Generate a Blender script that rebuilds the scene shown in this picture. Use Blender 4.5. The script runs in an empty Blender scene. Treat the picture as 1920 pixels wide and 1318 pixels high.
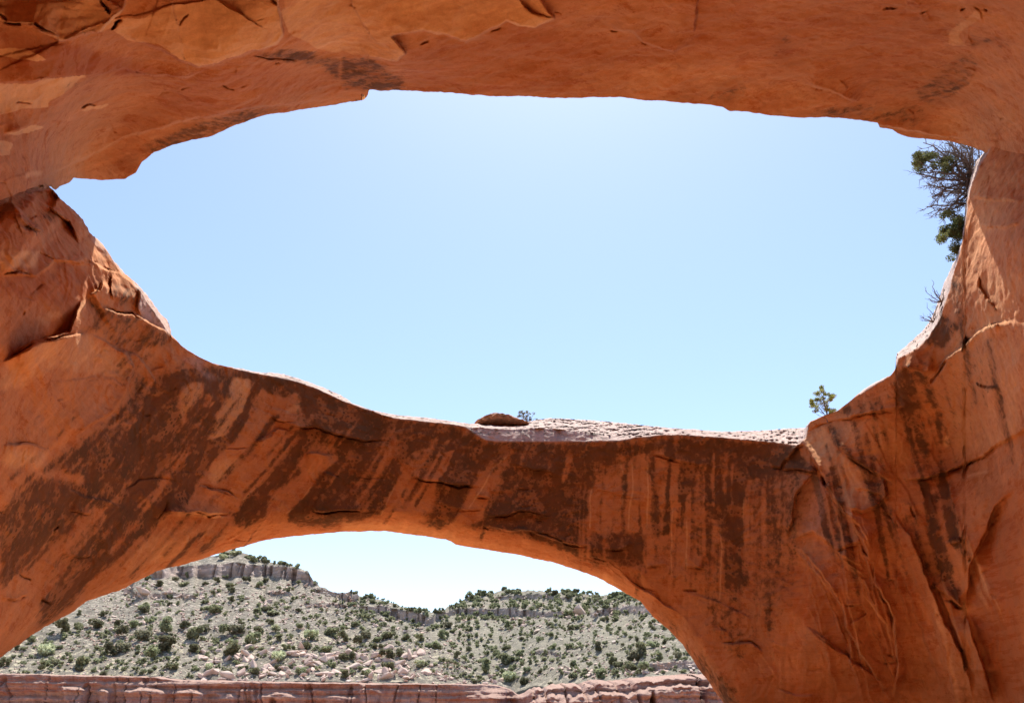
import bpy, math, random
import numpy as np
from mathutils import Vector, Matrix, Quaternion

scene = bpy.context.scene
COL = scene.collection
R = math.radians
# ------------------------------------------------------------------ camera, sky, sun, exposure
PITCH = R(25.0); FPX = 1500.0; CAMZ = 2.0
cam_d = bpy.data.cameras.new('camera'); cam = bpy.data.objects.new('camera', cam_d); COL.objects.link(cam)
cam.location = (0, 0, CAMZ); cam.rotation_euler = (R(90) + PITCH, 0, 0)
cam_d.sensor_width = 36.0; cam_d.lens = 36.0 * FPX / 1920.0
cam_d.clip_start = 0.1; cam_d.clip_end = 5000
scene.camera = cam

SUN_EL, SUN_AZ = R(68), R(7)          # azimuth measured from +Y towards +X
sun_dir = Vector((math.sin(SUN_AZ) * math.cos(SUN_EL), math.cos(SUN_AZ) * math.cos(SUN_EL), math.sin(SUN_EL)))
w = bpy.data.worlds.new('World'); scene.world = w; w.use_nodes = True
nt = w.node_tree; nt.nodes.clear()
sky = nt.nodes.new('ShaderNodeTexSky'); sky.sky_type = 'NISHITA'; sky.sun_disc = False
sky.sun_elevation = SUN_EL; sky.sun_rotation = SUN_AZ; sky.altitude = 1500
sky.air_density = 1.0; sky.dust_density = 2.2; sky.ozone_density = 0.6
bg = nt.nodes.new('ShaderNodeBackground'); bg.inputs['Strength'].default_value = 0.12
wo = nt.nodes.new('ShaderNodeOutputWorld')
nt.links.new(sky.outputs[0], bg.inputs[0]); nt.links.new(bg.outputs[0], wo.inputs[0])
sl = bpy.data.lights.new('sun', 'SUN'); sl.energy = 4.0; sl.angle = R(0.5); sl.color = (1.0, 0.95, 0.87)
so = bpy.data.objects.new('sun', sl); COL.objects.link(so)
so.rotation_euler = sun_dir.to_track_quat('Z', 'Y').to_euler(); so.location = (0, 60, 120)
scene.view_settings.view_transform = 'Standard'; scene.view_settings.look = 'None'
scene.view_settings.exposure = 1.16; scene.view_settings.gamma = 1.0
scene.render.engine = 'CYCLES'
scene.cycles.max_bounces = 10; scene.cycles.diffuse_bounces = 7; scene.cycles.glossy_bounces = 2
scene.cycles.use_denoising = True; scene.cycles.caustics_reflective = False; scene.cycles.caustics_refractive = False

# ------------------------------------------------------------------ numeric helpers
rng = np.random.default_rng(7)
random.seed(7)
_perm = rng.permutation(256); _perm = np.concatenate([_perm, _perm, _perm])
_g = rng.normal(size=(256, 3)); _g /= np.linalg.norm(_g, axis=1)[:, None]

def perlin(x, y, z):
    x = np.asarray(x, float); y = np.asarray(y, float); z = np.asarray(z, float)
    x, y, z = np.broadcast_arrays(x, y, z)
    xi = np.floor(x).astype(np.int64); yi = np.floor(y).astype(np.int64); zi = np.floor(z).astype(np.int64)
    xf = x - xi; yf = y - yi; zf = z - zi
    f = lambda t: t * t * t * (t * (t * 6 - 15) + 10)
    u, v, w_ = f(xf), f(yf), f(zf)
    xi &= 255; yi &= 255; zi &= 255
    def gr(i, j, k):
        h = _perm[_perm[_perm[(xi + i) & 255] + ((yi + j) & 255)] + ((zi + k) & 255)] & 255
        gg = _g[h]
        return gg[..., 0] * (xf - i) + gg[..., 1] * (yf - j) + gg[..., 2] * (zf - k)
    l = lambda a, b, t: a + t * (b - a)
    return l(l(l(gr(0,0,0), gr(1,0,0), u), l(gr(0,1,0), gr(1,1,0), u), v),
             l(l(gr(0,0,1), gr(1,0,1), u), l(gr(0,1,1), gr(1,1,1), u), v), w_) * 1.6

def fbm(x, y, z, n=4, gain=0.5):
    a, s, t = 1.0, 0.0, 0.0
    for i in range(n):
        s = s + a * perlin(x * 2**i + 17.3 * i, y * 2**i + 5.1 * i, z * 2**i + 9.7 * i); t += a; a *= gain
    return s / t

def sstep(a, b, x):
    t = np.clip((x - a) / (b - a), 0, 1); return t * t * (3 - 2 * t)

_sp, _cp = math.sin(PITCH), math.cos(PITCH)
def ray(u, v):
    dx = (u - 960.0) / FPX; dy = -(v - 659.0) / FPX
    return dx, _cp - dy * _sp, _sp + dy * _cp
def at(u, v, Y):                                   # point seen in direction (u, v) at forward distance Y
    dx, dy, dz = ray(np.asarray(u, float), np.asarray(v, float))
    t = Y / dy
    return np.stack([dx * t, dy * t, CAMZ + dz * t], -1)

def curve(pts):
    p = np.array(sorted(pts)); return lambda x: np.interp(x, p[:, 0], p[:, 1])

def tps(ctrl):
    c = np.array(ctrl, float); P = c[:, :2] / 500.0; n = len(P)
    d = np.linalg.norm(P[:, None] - P[None], axis=2)
    K = np.where(d > 0, d * d * np.log(d + 1e-12), 0) + np.eye(n) * 0.002
    A = np.zeros((n + 3, n + 3)); A[:n, :n] = K; A[:n, n] = 1; A[:n, n+1:] = P; A[n, :n] = 1; A[n+1:, :n] = P.T
    wgt = np.linalg.solve(A, np.concatenate([c[:, 2], [0, 0, 0]]))
    def ev(u, v):
        sh = np.shape(u); q = np.stack([np.ravel(u), np.ravel(v)], 1) / 500.0
        out = np.empty(len(q))
        for i in range(0, len(q), 20000):
            qq = q[i:i+20000]; dd = np.linalg.norm(qq[:, None] - P[None], axis=2)
            out[i:i+20000] = (dd * dd * np.log(dd + 1e-12)) @ wgt[:n] + wgt[n] + qq @ wgt[n+1:]
        return out.reshape(sh)
    return ev

# raster of the rock's features (steps, cracks, stains), 1 unit per raster cell; sampled onto the meshes
X0, Y0, RW, RH = -260, -260, 2440, 1860
GU, GV = np.meshgrid(np.arange(RW) + X0 + 0.0, np.arange(RH) + Y0 + 0.0)
WU = fbm(GU / 45, GV / 45, 0.5, 5) * 9; WV = fbm(GU / 45, GV / 45, 7.5, 5) * 9
def sample(F, u, v):
    x = np.clip(u - X0, 0, RW - 1.001); y = np.clip(v - Y0, 0, RH - 1.001)
    xi = x.astype(int); yi = y.astype(int); fx = x - xi; fy = y - yi
    return (F[yi, xi] * (1 - fx) + F[yi, xi+1] * fx) * (1 - fy) + (F[yi+1, xi] * (1 - fx) + F[yi+1, xi+1] * fx) * fy
def blur(A, r):
    r = int(max(r, 1))
    for _ in range(2):
        for ax in (0, 1):
            p = [(0, 0), (0, 0)]; p[ax] = (r + 1, r)
            c = np.cumsum(np.pad(A, p, mode='edge'), axis=ax)
            n = A.shape[ax]
            hi = np.take(c, range(2 * r + 1, 2 * r + 1 + n), axis=ax); lo = np.take(c, range(0, n), axis=ax)
            A = (hi - lo) / (2 * r + 1)
    return A
def polymask(F, poly, val, soft=3, warp=1.0, mode='max'):
    p = np.array(poly, float); pad = int(soft * 3 + 14)
    x0 = int(max(p[:, 0].min() - pad - X0, 0)); x1 = int(min(p[:, 0].max() + pad - X0, RW))
    y0 = int(max(p[:, 1].min() - pad - Y0, 0)); y1 = int(min(p[:, 1].max() + pad - Y0, RH))
    if x1 <= x0 or y1 <= y0: return
    u = GU[y0:y1, x0:x1] + WU[y0:y1, x0:x1] * warp; v = GV[y0:y1, x0:x1] + WV[y0:y1, x0:x1] * warp
    ins = np.zeros(u.shape, bool); n = len(p)
    for i in range(n):
        (ax, ay), (bx, by) = p[i], p[(i + 1) % n]
        if ay == by: continue
        c = ((ay > v) != (by > v)) & (u < (bx - ax) * (v - ay) / (by - ay) + ax); ins ^= c
    m = blur(ins.astype(float), soft)
    S = F[y0:y1, x0:x1]
    if mode == 'max': S[...] = np.maximum(S, m * val)
    elif mode == 'add': S += m * val
    elif mode == 'cut': S *= 1 - m * val
def pline(poly, pad, warp):
    p = np.array(poly, float)
    x0 = int(max(p[:, 0].min() - pad - X0, 0)); x1 = int(min(p[:, 0].max() + pad - X0, RW))
    y0 = int(max(p[:, 1].min() - pad - Y0, 0)); y1 = int(min(p[:, 1].max() + pad - Y0, RH))
    if x1 <= x0 or y1 <= y0: return None
    u = GU[y0:y1, x0:x1] + WU[y0:y1, x0:x1] * warp; v = GV[y0:y1, x0:x1] + WV[y0:y1, x0:x1] * warp
    best = np.full(u.shape, 1e9); sd = np.zeros(u.shape); par = np.zeros(u.shape); bl = np.zeros(u.shape)
    L = np.r_[0, np.cumsum(np.linalg.norm(np.diff(p, axis=0), axis=1))]
    for i in range(len(p) - 1):
        a, b = p[i], p[i+1]; d = b - a; l2 = d @ d
        t = np.clip(((u - a[0]) * d[0] + (v - a[1]) * d[1]) / l2, 0, 1)
        qx = u - a[0] - t * d[0]; qy = v - a[1] - t * d[1]; dd = np.hypot(qx, qy)
        ln = d[0] * (v - a[1]) - d[1] * (u - a[0]); s = np.sign(ln); ln = np.abs(ln) / math.sqrt(l2)
        k = (dd < best - 1e-6) | ((np.abs(dd - best) <= 1e-6) & (ln > bl))
        bl = np.where(k, ln, bl)
        best = np.where(k, dd, best); sd = np.where(k, dd * s, sd); par = np.where(k, (L[i] + t * (L[i+1] - L[i])) / L[-1], par)
    return (slice(y0, y1), slice(x0, x1)), sd, par
def ledge(F, poly, h, decay=60, side=1, wid=2.0, taper=0.12, warp=0.6):
    # side=+1: the rock on the right hand of the walking direction (below it when walking to the right) stands proud
    r = pline(poly, decay * 3 + 10, warp)
    if r is None: return
    sl_, sd, par = r; sd = sd * side
    tp = sstep(0, taper, par) * sstep(0, taper, 1 - par) if taper > 0 else 1
    F[sl_] += h * tp * sstep(-wid, wid, sd) * np.exp(-np.maximum(sd, 0) / decay) * np.where(np.abs(sd) < decay * 3, 1, 0)
def crack(F, poly, depth, wid=2.0, taper=0.15, warp=0.8):
    r = pline(poly, wid * 4 + 12, warp)
    if r is None: return
    sl_, sd, par = r
    tp = sstep(0, taper, par) * sstep(0, taper, 1 - par)
    jag = np.clip(0.75 + WU[sl_] * 0.12 + WV[sl_] * 0.08, 0.15, 1.3)
    F[sl_] -= depth * tp * jag * np.exp(-(sd / wid) ** 2)
def X(ox, oy, s, pts): return [(ox + a / s, oy + b / s) for a, b in pts]

# ------------------------------------------------------------------ objects
def tag(o, label=None, cat=None, group=None, kind=None):
    if label: o['label'] = label
    if cat: o['category'] = cat
    if group: o['group'] = group
    if kind: o['kind'] = kind
    return o
def empty(name, loc, label, cat, group=None):
    o = bpy.data.objects.new(name, None); COL.objects.link(o); o.location = loc; o.empty_display_size = 0.5
    return tag(o, label, cat, group)
def mesh_obj(name, verts, faces, m, parent=None, origin=(0, 0, 0), smooth=True, attrs=None):
    verts = np.asarray(verts, float) - np.array(origin, float); faces = np.asarray(faces, np.int32)
    me = bpy.data.meshes.new(name)
    nv, nf, k = len(verts), len(faces), faces.shape[1]
    me.vertices.add(nv); me.vertices.foreach_set('co', verts.astype(np.float32).ravel())
    me.loops.add(nf * k); me.loops.foreach_set('vertex_index', faces.ravel())
    me.polygons.add(nf); me.polygons.foreach_set('loop_start', np.arange(nf, dtype=np.int32) * k)
    me.polygons.foreach_set('use_smooth', np.full(nf, smooth))
    me.update(calc_edges=True); me.validate()
    for n_, a in (attrs or {}).items():
        at_ = me.attributes.new(n_, 'FLOAT_COLOR', 'POINT')
        c = np.ones((nv, 4), np.float32); c[:, :a.shape[1]] = a; at_.data.foreach_set('color', c.ravel())
    me.materials.append(m)
    o = bpy.data.objects.new(name, me); COL.objects.link(o)
    if parent is not None: o.parent = parent
    else: o.location = origin
    return o
def gridfaces(nr, nc, flip=False):
    i = np.arange(nr * nc).reshape(nr, nc)
    f = np.stack([i[:-1, :-1], i[:-1, 1:], i[1:, 1:], i[1:, :-1]], -1).reshape(-1, 4)
    return f[:, ::-1] if flip else f

# ------------------------------------------------------------------ materials
def new_mat(name):
    m = bpy.data.materials.new(name); m.use_nodes = True; n = m.node_tree; n.nodes.clear()
    out = n.nodes.new('ShaderNodeOutputMaterial'); b = n.nodes.new('ShaderNodeBsdfPrincipled')
    n.links.new(b.outputs[0], out.inputs[0]); b.inputs['Roughness'].default_value = 0.92
    b.inputs['Specular IOR Level'].default_value = 0.15
    return m, n, b
def nd(n, t, **k):
    o = n.nodes.new(t)
    for a, v in k.items(): setattr(o, a, v)
    return o
def noise(n, vec, scale, detail=6, rough=0.6, sc=None):
    if sc is not None:
        mp = nd(n, 'ShaderNodeMapping'); mp.inputs['Scale'].default_value = sc; n.links.new(vec, mp.inputs[0]); vec = mp.outputs[0]
    t = nd(n, 'ShaderNodeTexNoise'); t.inputs['Scale'].default_value = scale; t.inputs['Detail'].default_value = detail
    t.inputs['Roughness'].default_value = rough; n.links.new(vec, t.inputs['Vector']); return t.outputs['Fac']
def ramp(n, fac, a, b, c0=(0, 0, 0, 1), c1=(1, 1, 1, 1)):
    r = nd(n, 'ShaderNodeValToRGB'); r.color_ramp.elements[0].position = a; r.color_ramp.elements[1].position = b
    r.color_ramp.elements[0].color = c0; r.color_ramp.elements[1].color = c1; n.links.new(fac, r.inputs[0]); return r.outputs[0]
def mix(n, fac, a, b, blend='MIX'):
    x = nd(n, 'ShaderNodeMix', data_type='RGBA', blend_type=blend)
    for s, v in ((0, fac), (6, a), (7, b)):
        if hasattr(v, 'is_linked'): n.links.new(v, x.inputs[s])
        else: x.inputs[s].default_value = v if s == 0 else tuple(v) + (1,) * (4 - len(v))
    return x.outputs[2]
def mth(n, op, a, b=0.0, clamp=False):
    x = nd(n, 'ShaderNodeMath', operation=op, use_clamp=clamp)
    for s, v in ((0, a), (1, b)):
        if hasattr(v, 'is_linked'): n.links.new(v, x.inputs[s])
        else: x.inputs[s].default_value = v
    return x.outputs[0]
def bump(n, b, h, strength, dist):
    x = nd(n, 'ShaderNodeBump'); x.inputs['Strength'].default_value = strength; x.inputs['Distance'].default_value = dist
    n.links.new(h, x.inputs['Height']); n.links.new(x.outputs[0], b.inputs['Normal'])

C_BASE = (0.54, 0.208, 0.066); C_DEEP = (0.42, 0.124, 0.034); C_PALE = (0.72, 0.40, 0.18)
C_VARN = (0.090, 0.047, 0.022); C_GREY = (0.47, 0.345, 0.30)
def rock_material():
    m, n, b = new_mat('red_sandstone')
    tc = nd(n, 'ShaderNodeTexCoord').outputs['Object']
    A = nd(n, 'ShaderNodeAttribute', attribute_name='rock_a'); B = nd(n, 'ShaderNodeAttribute', attribute_name='rock_b')
    sa = nd(n, 'ShaderNodeSeparateColor'); n.links.new(A.outputs['Color'], sa.inputs[0])
    sb = nd(n, 'ShaderNodeSeparateColor'); n.links.new(B.outputs['Color'], sb.inputs[0])
    n1 = noise(n, tc, 0.6, 8, 0.6); n2 = noise(n, tc, 4.0, 8, 0.65); n3 = noise(n, tc, 22.0, 6, 0.7)
    c = mix(n, ramp(n, n1, 0.35, 0.68), C_BASE, C_DEEP)
    c = mix(n, mth(n, 'MULTIPLY', ramp(n, n2, 0.45, 0.7), 0.35), c, (0.62, 0.30, 0.13))
    mo = noise(n, tc, .33, 9, .72); c = mix(n, mth(n, 'MULTIPLY', ramp(n, mo, .46, .62), .55), c, (0.29, 0.082, 0.026))
    ms_ = noise(n, tc, 1.6, 9, .75); c = mix(n, mth(n, 'MULTIPLY', ramp(n, ms_, .53, .66), .40), c, (0.20, 0.070, 0.026)); c = mix(n, mth(n, 'MULTIPLY', ramp(n, ms_, .45, .34), .35), c, (0.66, 0.33, 0.15))
    c = mix(n, sb.outputs[1], c, (0.34, 0.092, 0.027))                              # redness
    pf = ramp(n, mth(n, 'ADD', sa.outputs[1], mth(n, 'MULTIPLY', mth(n, 'SUBTRACT', n2, 0.5), 0.8)), 0.22, 0.75)
    c = mix(n, pf, c, C_PALE)
    bed = noise(n, tc, 1.0, 7, .65, (0.55, 0.8, 5.5)); c = mix(n, mth(n, 'MULTIPLY', ramp(n, bed, .50, .66), .22), c, (0.33, 0.11, 0.042))
    c = mix(n, mth(n, 'MULTIPLY', ramp(n, bed, .47, .34), .18), c, (0.66, 0.34, 0.17))
    c = mix(n, mth(n, 'MULTIPLY', sa.outputs[0], 0.5, True), c, (0.20, 0.076, 0.028))
    vf = ramp(n, mth(n, 'ADD', sa.outputs[0], mth(n, 'MULTIPLY', mth(n, 'ADD', mth(n, 'MULTIPLY', mth(n, 'SUBTRACT', n2, 0.5), 1.7), mth(n, 'MULTIPLY', mth(n, 'SUBTRACT', n3, 0.5), 0.7)), 1.0)), 0.30, 0.72)
    vo = nd(n, 'ShaderNodeTexVoronoi'); vo.inputs['Scale'].default_value = 6.0; n.links.new(tc, vo.inputs['Vector'])
    spot = mth(n, 'MULTIPLY', ramp(n, vo.outputs['Distance'], 0.36, 0.24), ramp(n, noise(n, tc, 1.3, 3, .6),   .54, .60))
    vf = mth(n, 'MULTIPLY', vf, mth(n, 'SUBTRACT', 1.0, mth(n, 'MULTIPLY', spot, .6)))
    vc = mix(n, ramp(n, noise(n, tc, .9, 7, .7), .40, .58), C_VARN, (0.145, 0.060, 0.025))
    c = mix(n, mth(n, 'MULTIPLY', vf, 0.92), c, vc)
    gn = noise(n, tc, 3.0, 8, 0.7)
    gc = mix(n, ramp(n, gn, 0.36, 0.62), (0.50, 0.385, 0.33), C_GREY); gc = mix(n, mth(n, 'MULTIPLY', ramp(n, n2, 0.50, 0.60), ramp(n, noise(n, tc, .9, 4, .6), .42, .56)), gc, (0.17, 0.145, 0.12))
    c = mix(n, sa.outputs[2], c, gc)
    pv = nd(n, 'ShaderNodeTexVoronoi'); pv.inputs['Scale'].default_value = 3.4; n.links.new(tc, pv.inputs['Vector'])
    pit = mth(n, 'MULTIPLY', ramp(n, pv.outputs['Distance'], .17, .09), ramp(n, noise(n, tc, .45, 3, .6), .52, .60))
    tone = mth(n, 'ADD', mth(n, 'MULTIPLY', sb.outputs[0], 0.8), 0.6)  # streak tone around 1
    fine = mth(n, 'ADD', mth(n, 'MULTIPLY', n3, 0.4), 0.8)
    v = nd(n, 'ShaderNodeCombineColor'); tf = mth(n, 'MULTIPLY', tone, fine)
    for i in range(3): n.links.new(tf, v.inputs[i])
    c = mix(n, 1.0, c, v.outputs[0], 'MULTIPLY')
    n.links.new(c, b.inputs['Base Color'])
    h = mth(n, 'ADD', mth(n, 'MULTIPLY', n2, 1.0), mth(n, 'MULTIPLY', n3, 0.45)); h = mth(n, 'ADD', h, mth(n, 'MULTIPLY', bed, .45)); h = mth(n, 'SUBTRACT', h, mth(n, 'MULTIPLY', pit, 1.4))
    bump(n, b, h, 0.5, 0.07)
    return m
M_ROCK = rock_material()

# ------------------------------------------------------------------ the arch: outlines
LIP = [(-700,600),(-480,540),(-240,460),(-80,405),(0,378),(20,369),(60,352),(83,345),(97,352),(104,357),(112,350),(120,347),(131,343),(138,334),(150,335),(190,338),
 (235,336),(240,332),(255,324),(266,304),(290,286),(322,273),(360,263),(395,257),(440,236),(490,217),(560,207),(640,195),(672,190),(684,186),(689,181),(692,168.5),(700,169),
 (716,172),(740,170),(800,172),(850,174),(875,178),(935,181),(980,181),(1030,184),(1070,185),(1110,183),(1160,182),(1210,189),(1240,189),(1280,193),(1320,196),(1355,201),
 (1368,208),(1420,213),(1465,219),(1500,221),(1550,220),(1600,224),(1645,230),(1649,239),(1675,244),(1684,251),(1700,257),(1735,261),(1780,266),(1820,275),(1852,288),
 (1880,300),(1900,307),(1920,309),(2160,330),(2600,380)]
SKY = [(-700,420),(-240,330),(0,300),(60,320),(100,357),(108,367),(120,378),(152,408),(166,430),(170,437),(190,455),(205,477),(210,485),(235,513),(262,538),(285,565),(300,588),
 (312,598),(318,610),(321,628),(335,642),(340,648),(358,660),(375,670),(400,681),(425,687),(448,690),(480,697),(530,701),(555,708),(590,720),(640,741),(660,755),(700,770),
 (740,778),(800,783),(845,789),(880,794),(960,794),(1000,789),(1010,786),(1040,784),(1100,787),(1160,792),(1230,800),(1280,804),(1340,808),(1380,809),(1440,806),(1480,803),
 (1510,802),(1513,797),(1520,790),(1545,779),(1570,770),(1590,755),(1620,730),(1650,712),(1670,704),(1679,690),(1681,664),(1690,656),(1700,648),(1725,625),(1745,600),
 (1760,565),(1770,530),(1785,500),(1797,475),(1804,455),(1808,410),(1811,360),(1820,325),(1833,300),(1848,282),(1870,245),(1920,225),(2160,200),(2600,200)]
EDGE = [(-700,420),(100,357),(205,477),(225,512),(262,545),(320,630),(358,660),(425,687),(448,693),(520,707),(560,716),(600,731),(640,750),(680,765),(740,784),(800,790),(850,796),
 (872,800),(890,812),(907,823),(930,827),(1000,827),(1100,827),(1160,826),(1200,819),(1240,815),(1280,815),(1330,818),(1400,824),(1460,829),(1495,834),(1510,822),(1516,797),
 (1520,791),(1545,779),(1670,704),(1680,690),(1684,672),(1700,664),(1722,652),(1745,627),(1765,590),(1776,558),(1786,520),(1799,480),(1808,440),(1815,375),(1823,345),(1836,310),(1851,287),(1870,245),(2600,200)]
BOT = [(-700,1900),(-480,1700),(-240,1450),(-100,1320),(0,1232),(50,1198),(83,1175),(140,1145),(160,1128),(234,1102),(300,1068),(367,1052),(417,1035),(467,1021),(501,1011),(568,1003),
 (640,997),(720,995),(773,1002),(837,1011),(854,1020),(920,1032),(974,1040),(1007,1048),(1047,1057),(1101,1075),(1131,1087),(1161,1105),(1201,1128),(1224,1155),(1251,1178),
 (1280,1208),(1307,1249),(1330,1279),(1357,1318),(1420,1420),(1500,1560),(1560,1680),(1600,1720),(2600,1720)]
fLIP, fSKY, fEDGE, fBOT = curve(LIP), curve(SKY), curve(EDGE), curve(BOT)

low_ctrl = [(-600,300,10.5),(-600,900,10.5),(-600,1600,13),(-240,300,12.6),(-240,700,12.5),(-240,1100,15),(-240,1450,17.5),(0,380,16.2),(0,480,15.6),(0,580,16.2),(0,690,17.2),(0,820,18.4),(0,1000,20.6),(0,1230,23.2),
 (60,380,17.8),(105,360,20.2),(110,470,18.6),(170,430,20.8),(150,560,19.8),(230,520,22.3),(250,600,23.2),(320,640,25.6),(130,690,21.2),(240,650,24.2),(90,800,21.2),(200,800,24.2),(300,850,27.6),(200,1000,26.4),(130,1140,26.8),
 (250,1080,29),(370,720,27.4),(450,700,29.6),(400,850,30.2),(400,1000,32),(560,730,32),(600,850,33.4),(640,990,34.8),(750,800,34.2),(750,980,35.5),(960,830,35.2),(960,930,35.8),(960,1030,36.3),(1150,830,35),(1150,950,35.7),
 (1150,1080,36.3),(1330,820,34.2),(1330,950,35),(1300,1150,36.2),(1490,830,33.4),(1400,1050,35),(1370,1318,35.6),(1500,1000,33.6),(1500,1200,34.2),(1500,1318,35),(1420,1420,36),(1520,1560,36),
 (1540,800,32),(1600,830,30.6),(1680,700,27.8),(1690,660,27.3),(1740,620,26.6),(1800,470,23.6),(1850,300,22.2),(1850,240,22.2),(1920,240,20.6),(1920,450,18.6),(1920,700,21.2),(1800,850,29.2),(1920,900,24),(1700,950,30),
 (1700,1150,32),(1900,1150,27),(1650,1318,34),(1900,1318,29),(1700,1560,35),(1900,1560,31),(2160,300,15),(2160,700,15.5),(2160,1100,19),(2160,1500,21),(2600,300,11),(2600,900,11.5),(2600,1600,13)]
roof_ctrl = [(-600,-900,4.5),(-600,-200,9),(-600,500,10.5),(-240,400,13),(-240,0,9.5),(-240,-400,7.5),(0,0,11.5),(0,200,14),(0,370,15.2),(60,350,17),(104,357,21.5),(234,250,21.8),(240,335,23.5),(150,338,24),(120,150,14.5),
 (400,0,13),(400,120,15.5),(350,255,22),(500,100,15.6),(560,205,21.5),(640,190,21.5),(690,175,20.6),(750,0,14.5),(750,100,17),(750,170,20.4),(960,0,15),(960,180,20.4),(1200,0,15),(1200,186,20.8),(1450,0,14.8),(1450,215,21.6),
 (1650,235,22.6),(1700,100,17.5),(1800,270,23.6),(1850,286,22.6),(1920,305,20.6),(1920,150,16.5),(1920,0,13),(2160,0,11),(2160,320,17),(2600,0,8),(2600,370,10),(960,-300,11),(960,-900,6.3),(300,-900,6),(1600,-900,6),(2600,-900,4.5),(2000,-900,5.5)]
f_low, f_roof = tps(low_ctrl), tps(roof_ctrl)

# ------------------------------------------------------------------ rock features
FH = np.zeros((RH, RW))          # relief in metres, towards the viewer
VAR = np.zeros((RH, RW)); PAL = np.zeros((RH, RW)); GRY = np.zeros((RH, RW)); RED = np.zeros((RH, RW))
a1 = lambda p: X(0, 0, 2.995, p); a2 = lambda p: X(640, 0, 2.995, p); a3 = lambda p: X(1280, 0, 2.995, p)
a4 = lambda p: X(0, 440, 2.995, p); a5 = lambda p: X(640, 560, 2.995, p); a6 = lambda p: X(1280, 440, 2.995, p)
b1 = lambda p: X(0, 878, 2.995, p); b2 = lambda p: X(640, 878, 2.995, p); b3 = lambda p: X(1280, 878, 2.995, p)
c5 = lambda p: X(0, 300, 3.661, p); c6 = lambda p: X(1440, 740, 3.994, p); c7 = lambda p: X(300, 660, 3.877, p)

# --- dark varnish over the span, then the clean streaks cut out of it
V = VAR
polymask(V, [(360,690),(430,690),(560,712),(640,745),(760,790),(860,800),(910,826),(1160,830),(1290,818),(1490,834),(1530,885),(1480,890),(1440,895),(1400,905),(1395,960),(1400,1040),(1395,1100),(1360,1105),(1350,1060),
 (1340,1000),(1250,1000),(1215,1010),(1205,1060),(1150,1060),(1080,1045),(1000,1010),(930,995),(850,985),(800,985),(740,960),(640,985),(560,985),(500,965),(470,990),(430,965),(330,960),(300,975),(270,990),(200,1060),(170,1080),
 (140,1130),(60,1185),(100,1120),(160,1040),(200,960),(170,950),(130,1000),(60,1060),(0,1110),(0,1000),(60,920),(160,860),(230,830),(270,740),(300,700)], 0.72, 5, 1.2)
light = [c7([(150,300),(250,220),(320,230),(310,320),(200,430),(190,520),(100,570),(0,640),(0,560),(80,450)]),
 c7([(540,180),(660,200),(680,250),(630,330),(620,430),(540,540),(420,650),(330,640),(400,560),(430,430),(500,280)]),
 c7([(740,240),(790,300),(860,310),(900,330),(1000,290),(1020,360),(1020,450),(1140,470),(1060,540),(1000,570),(1010,640),(950,690),(840,820),(720,970),(590,1080),(560,1150),(420,1200),(180,1160),(260,960),(380,790),(520,680),(610,560),(650,420)]),
 c7([(1240,600),(1200,640),(1080,740),(1000,770),(980,840),(880,960),(800,1080),(760,1200),(620,1290),(900,1300),(960,1180),(1060,1050),(1120,960),(1180,850),(1300,770),(1240,720),(1280,650)]),
 a5([(480,840),(400,880),(340,930),(300,1050),(260,1130),(190,1240),(460,1250),(520,1120),(540,1000),(600,900),(540,910),(440,950),(470,900)]),
 a5([(970,850),(900,890),(840,930),(780,1000),(720,1100),(680,1180),(590,1300),(780,1260),(850,1150),(890,1050),(920,950)]),
 a5([(1425,920),(1480,900),(1500,1000),(1495,1318),(1400,1318),(1405,1100)]), a5([(1500,960),(1560,880),(1590,900),(1575,1000),(1580,1318),(1510,1318)]), a5([(1610,930),(1660,880),(1740,900),(1735,1000),(1720,1318),(1600,1318)]),
 a5([(1770,880),(1810,880),(1810,960),(1780,960)]), a5([(1870,1150),(1917,1130),(1917,1400),(1855,1400)]),
 b3([(100,60),(180,90),(120,150),(80,200),(140,260),(200,300),(215,420),(210,600),(80,640),(0,640),(0,190)]),
 c7([(320,380),(430,340),(400,400),(330,400)]), c7([(330,300),(370,300),(370,340),(330,350)]), c7([(270,540),(320,500),(300,570)]), c7([(770,930),(830,940),(850,1040),(750,1050)]),
 b1([(200,0),(480,40),(480,80),(420,90),(200,60)])]
for p in light: polymask(V, p, 0.92, 3, 1.0, 'cut')
polymask(V, c7([(385*1.0,380),(480,200),(520,200),(430,420),(400,520),(330,620),(250,640),(330,500),(200,500)]), 0.95, 2, 1.0)
polymask(V, c7([(690,200),(745,240),(680,330),(640,450),(600,560),(520,660),(420,740),(270,930),(260,780),(330,640),(480,600),(590,430),(640,330)]), 0.85, 2, 0.8)
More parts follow.
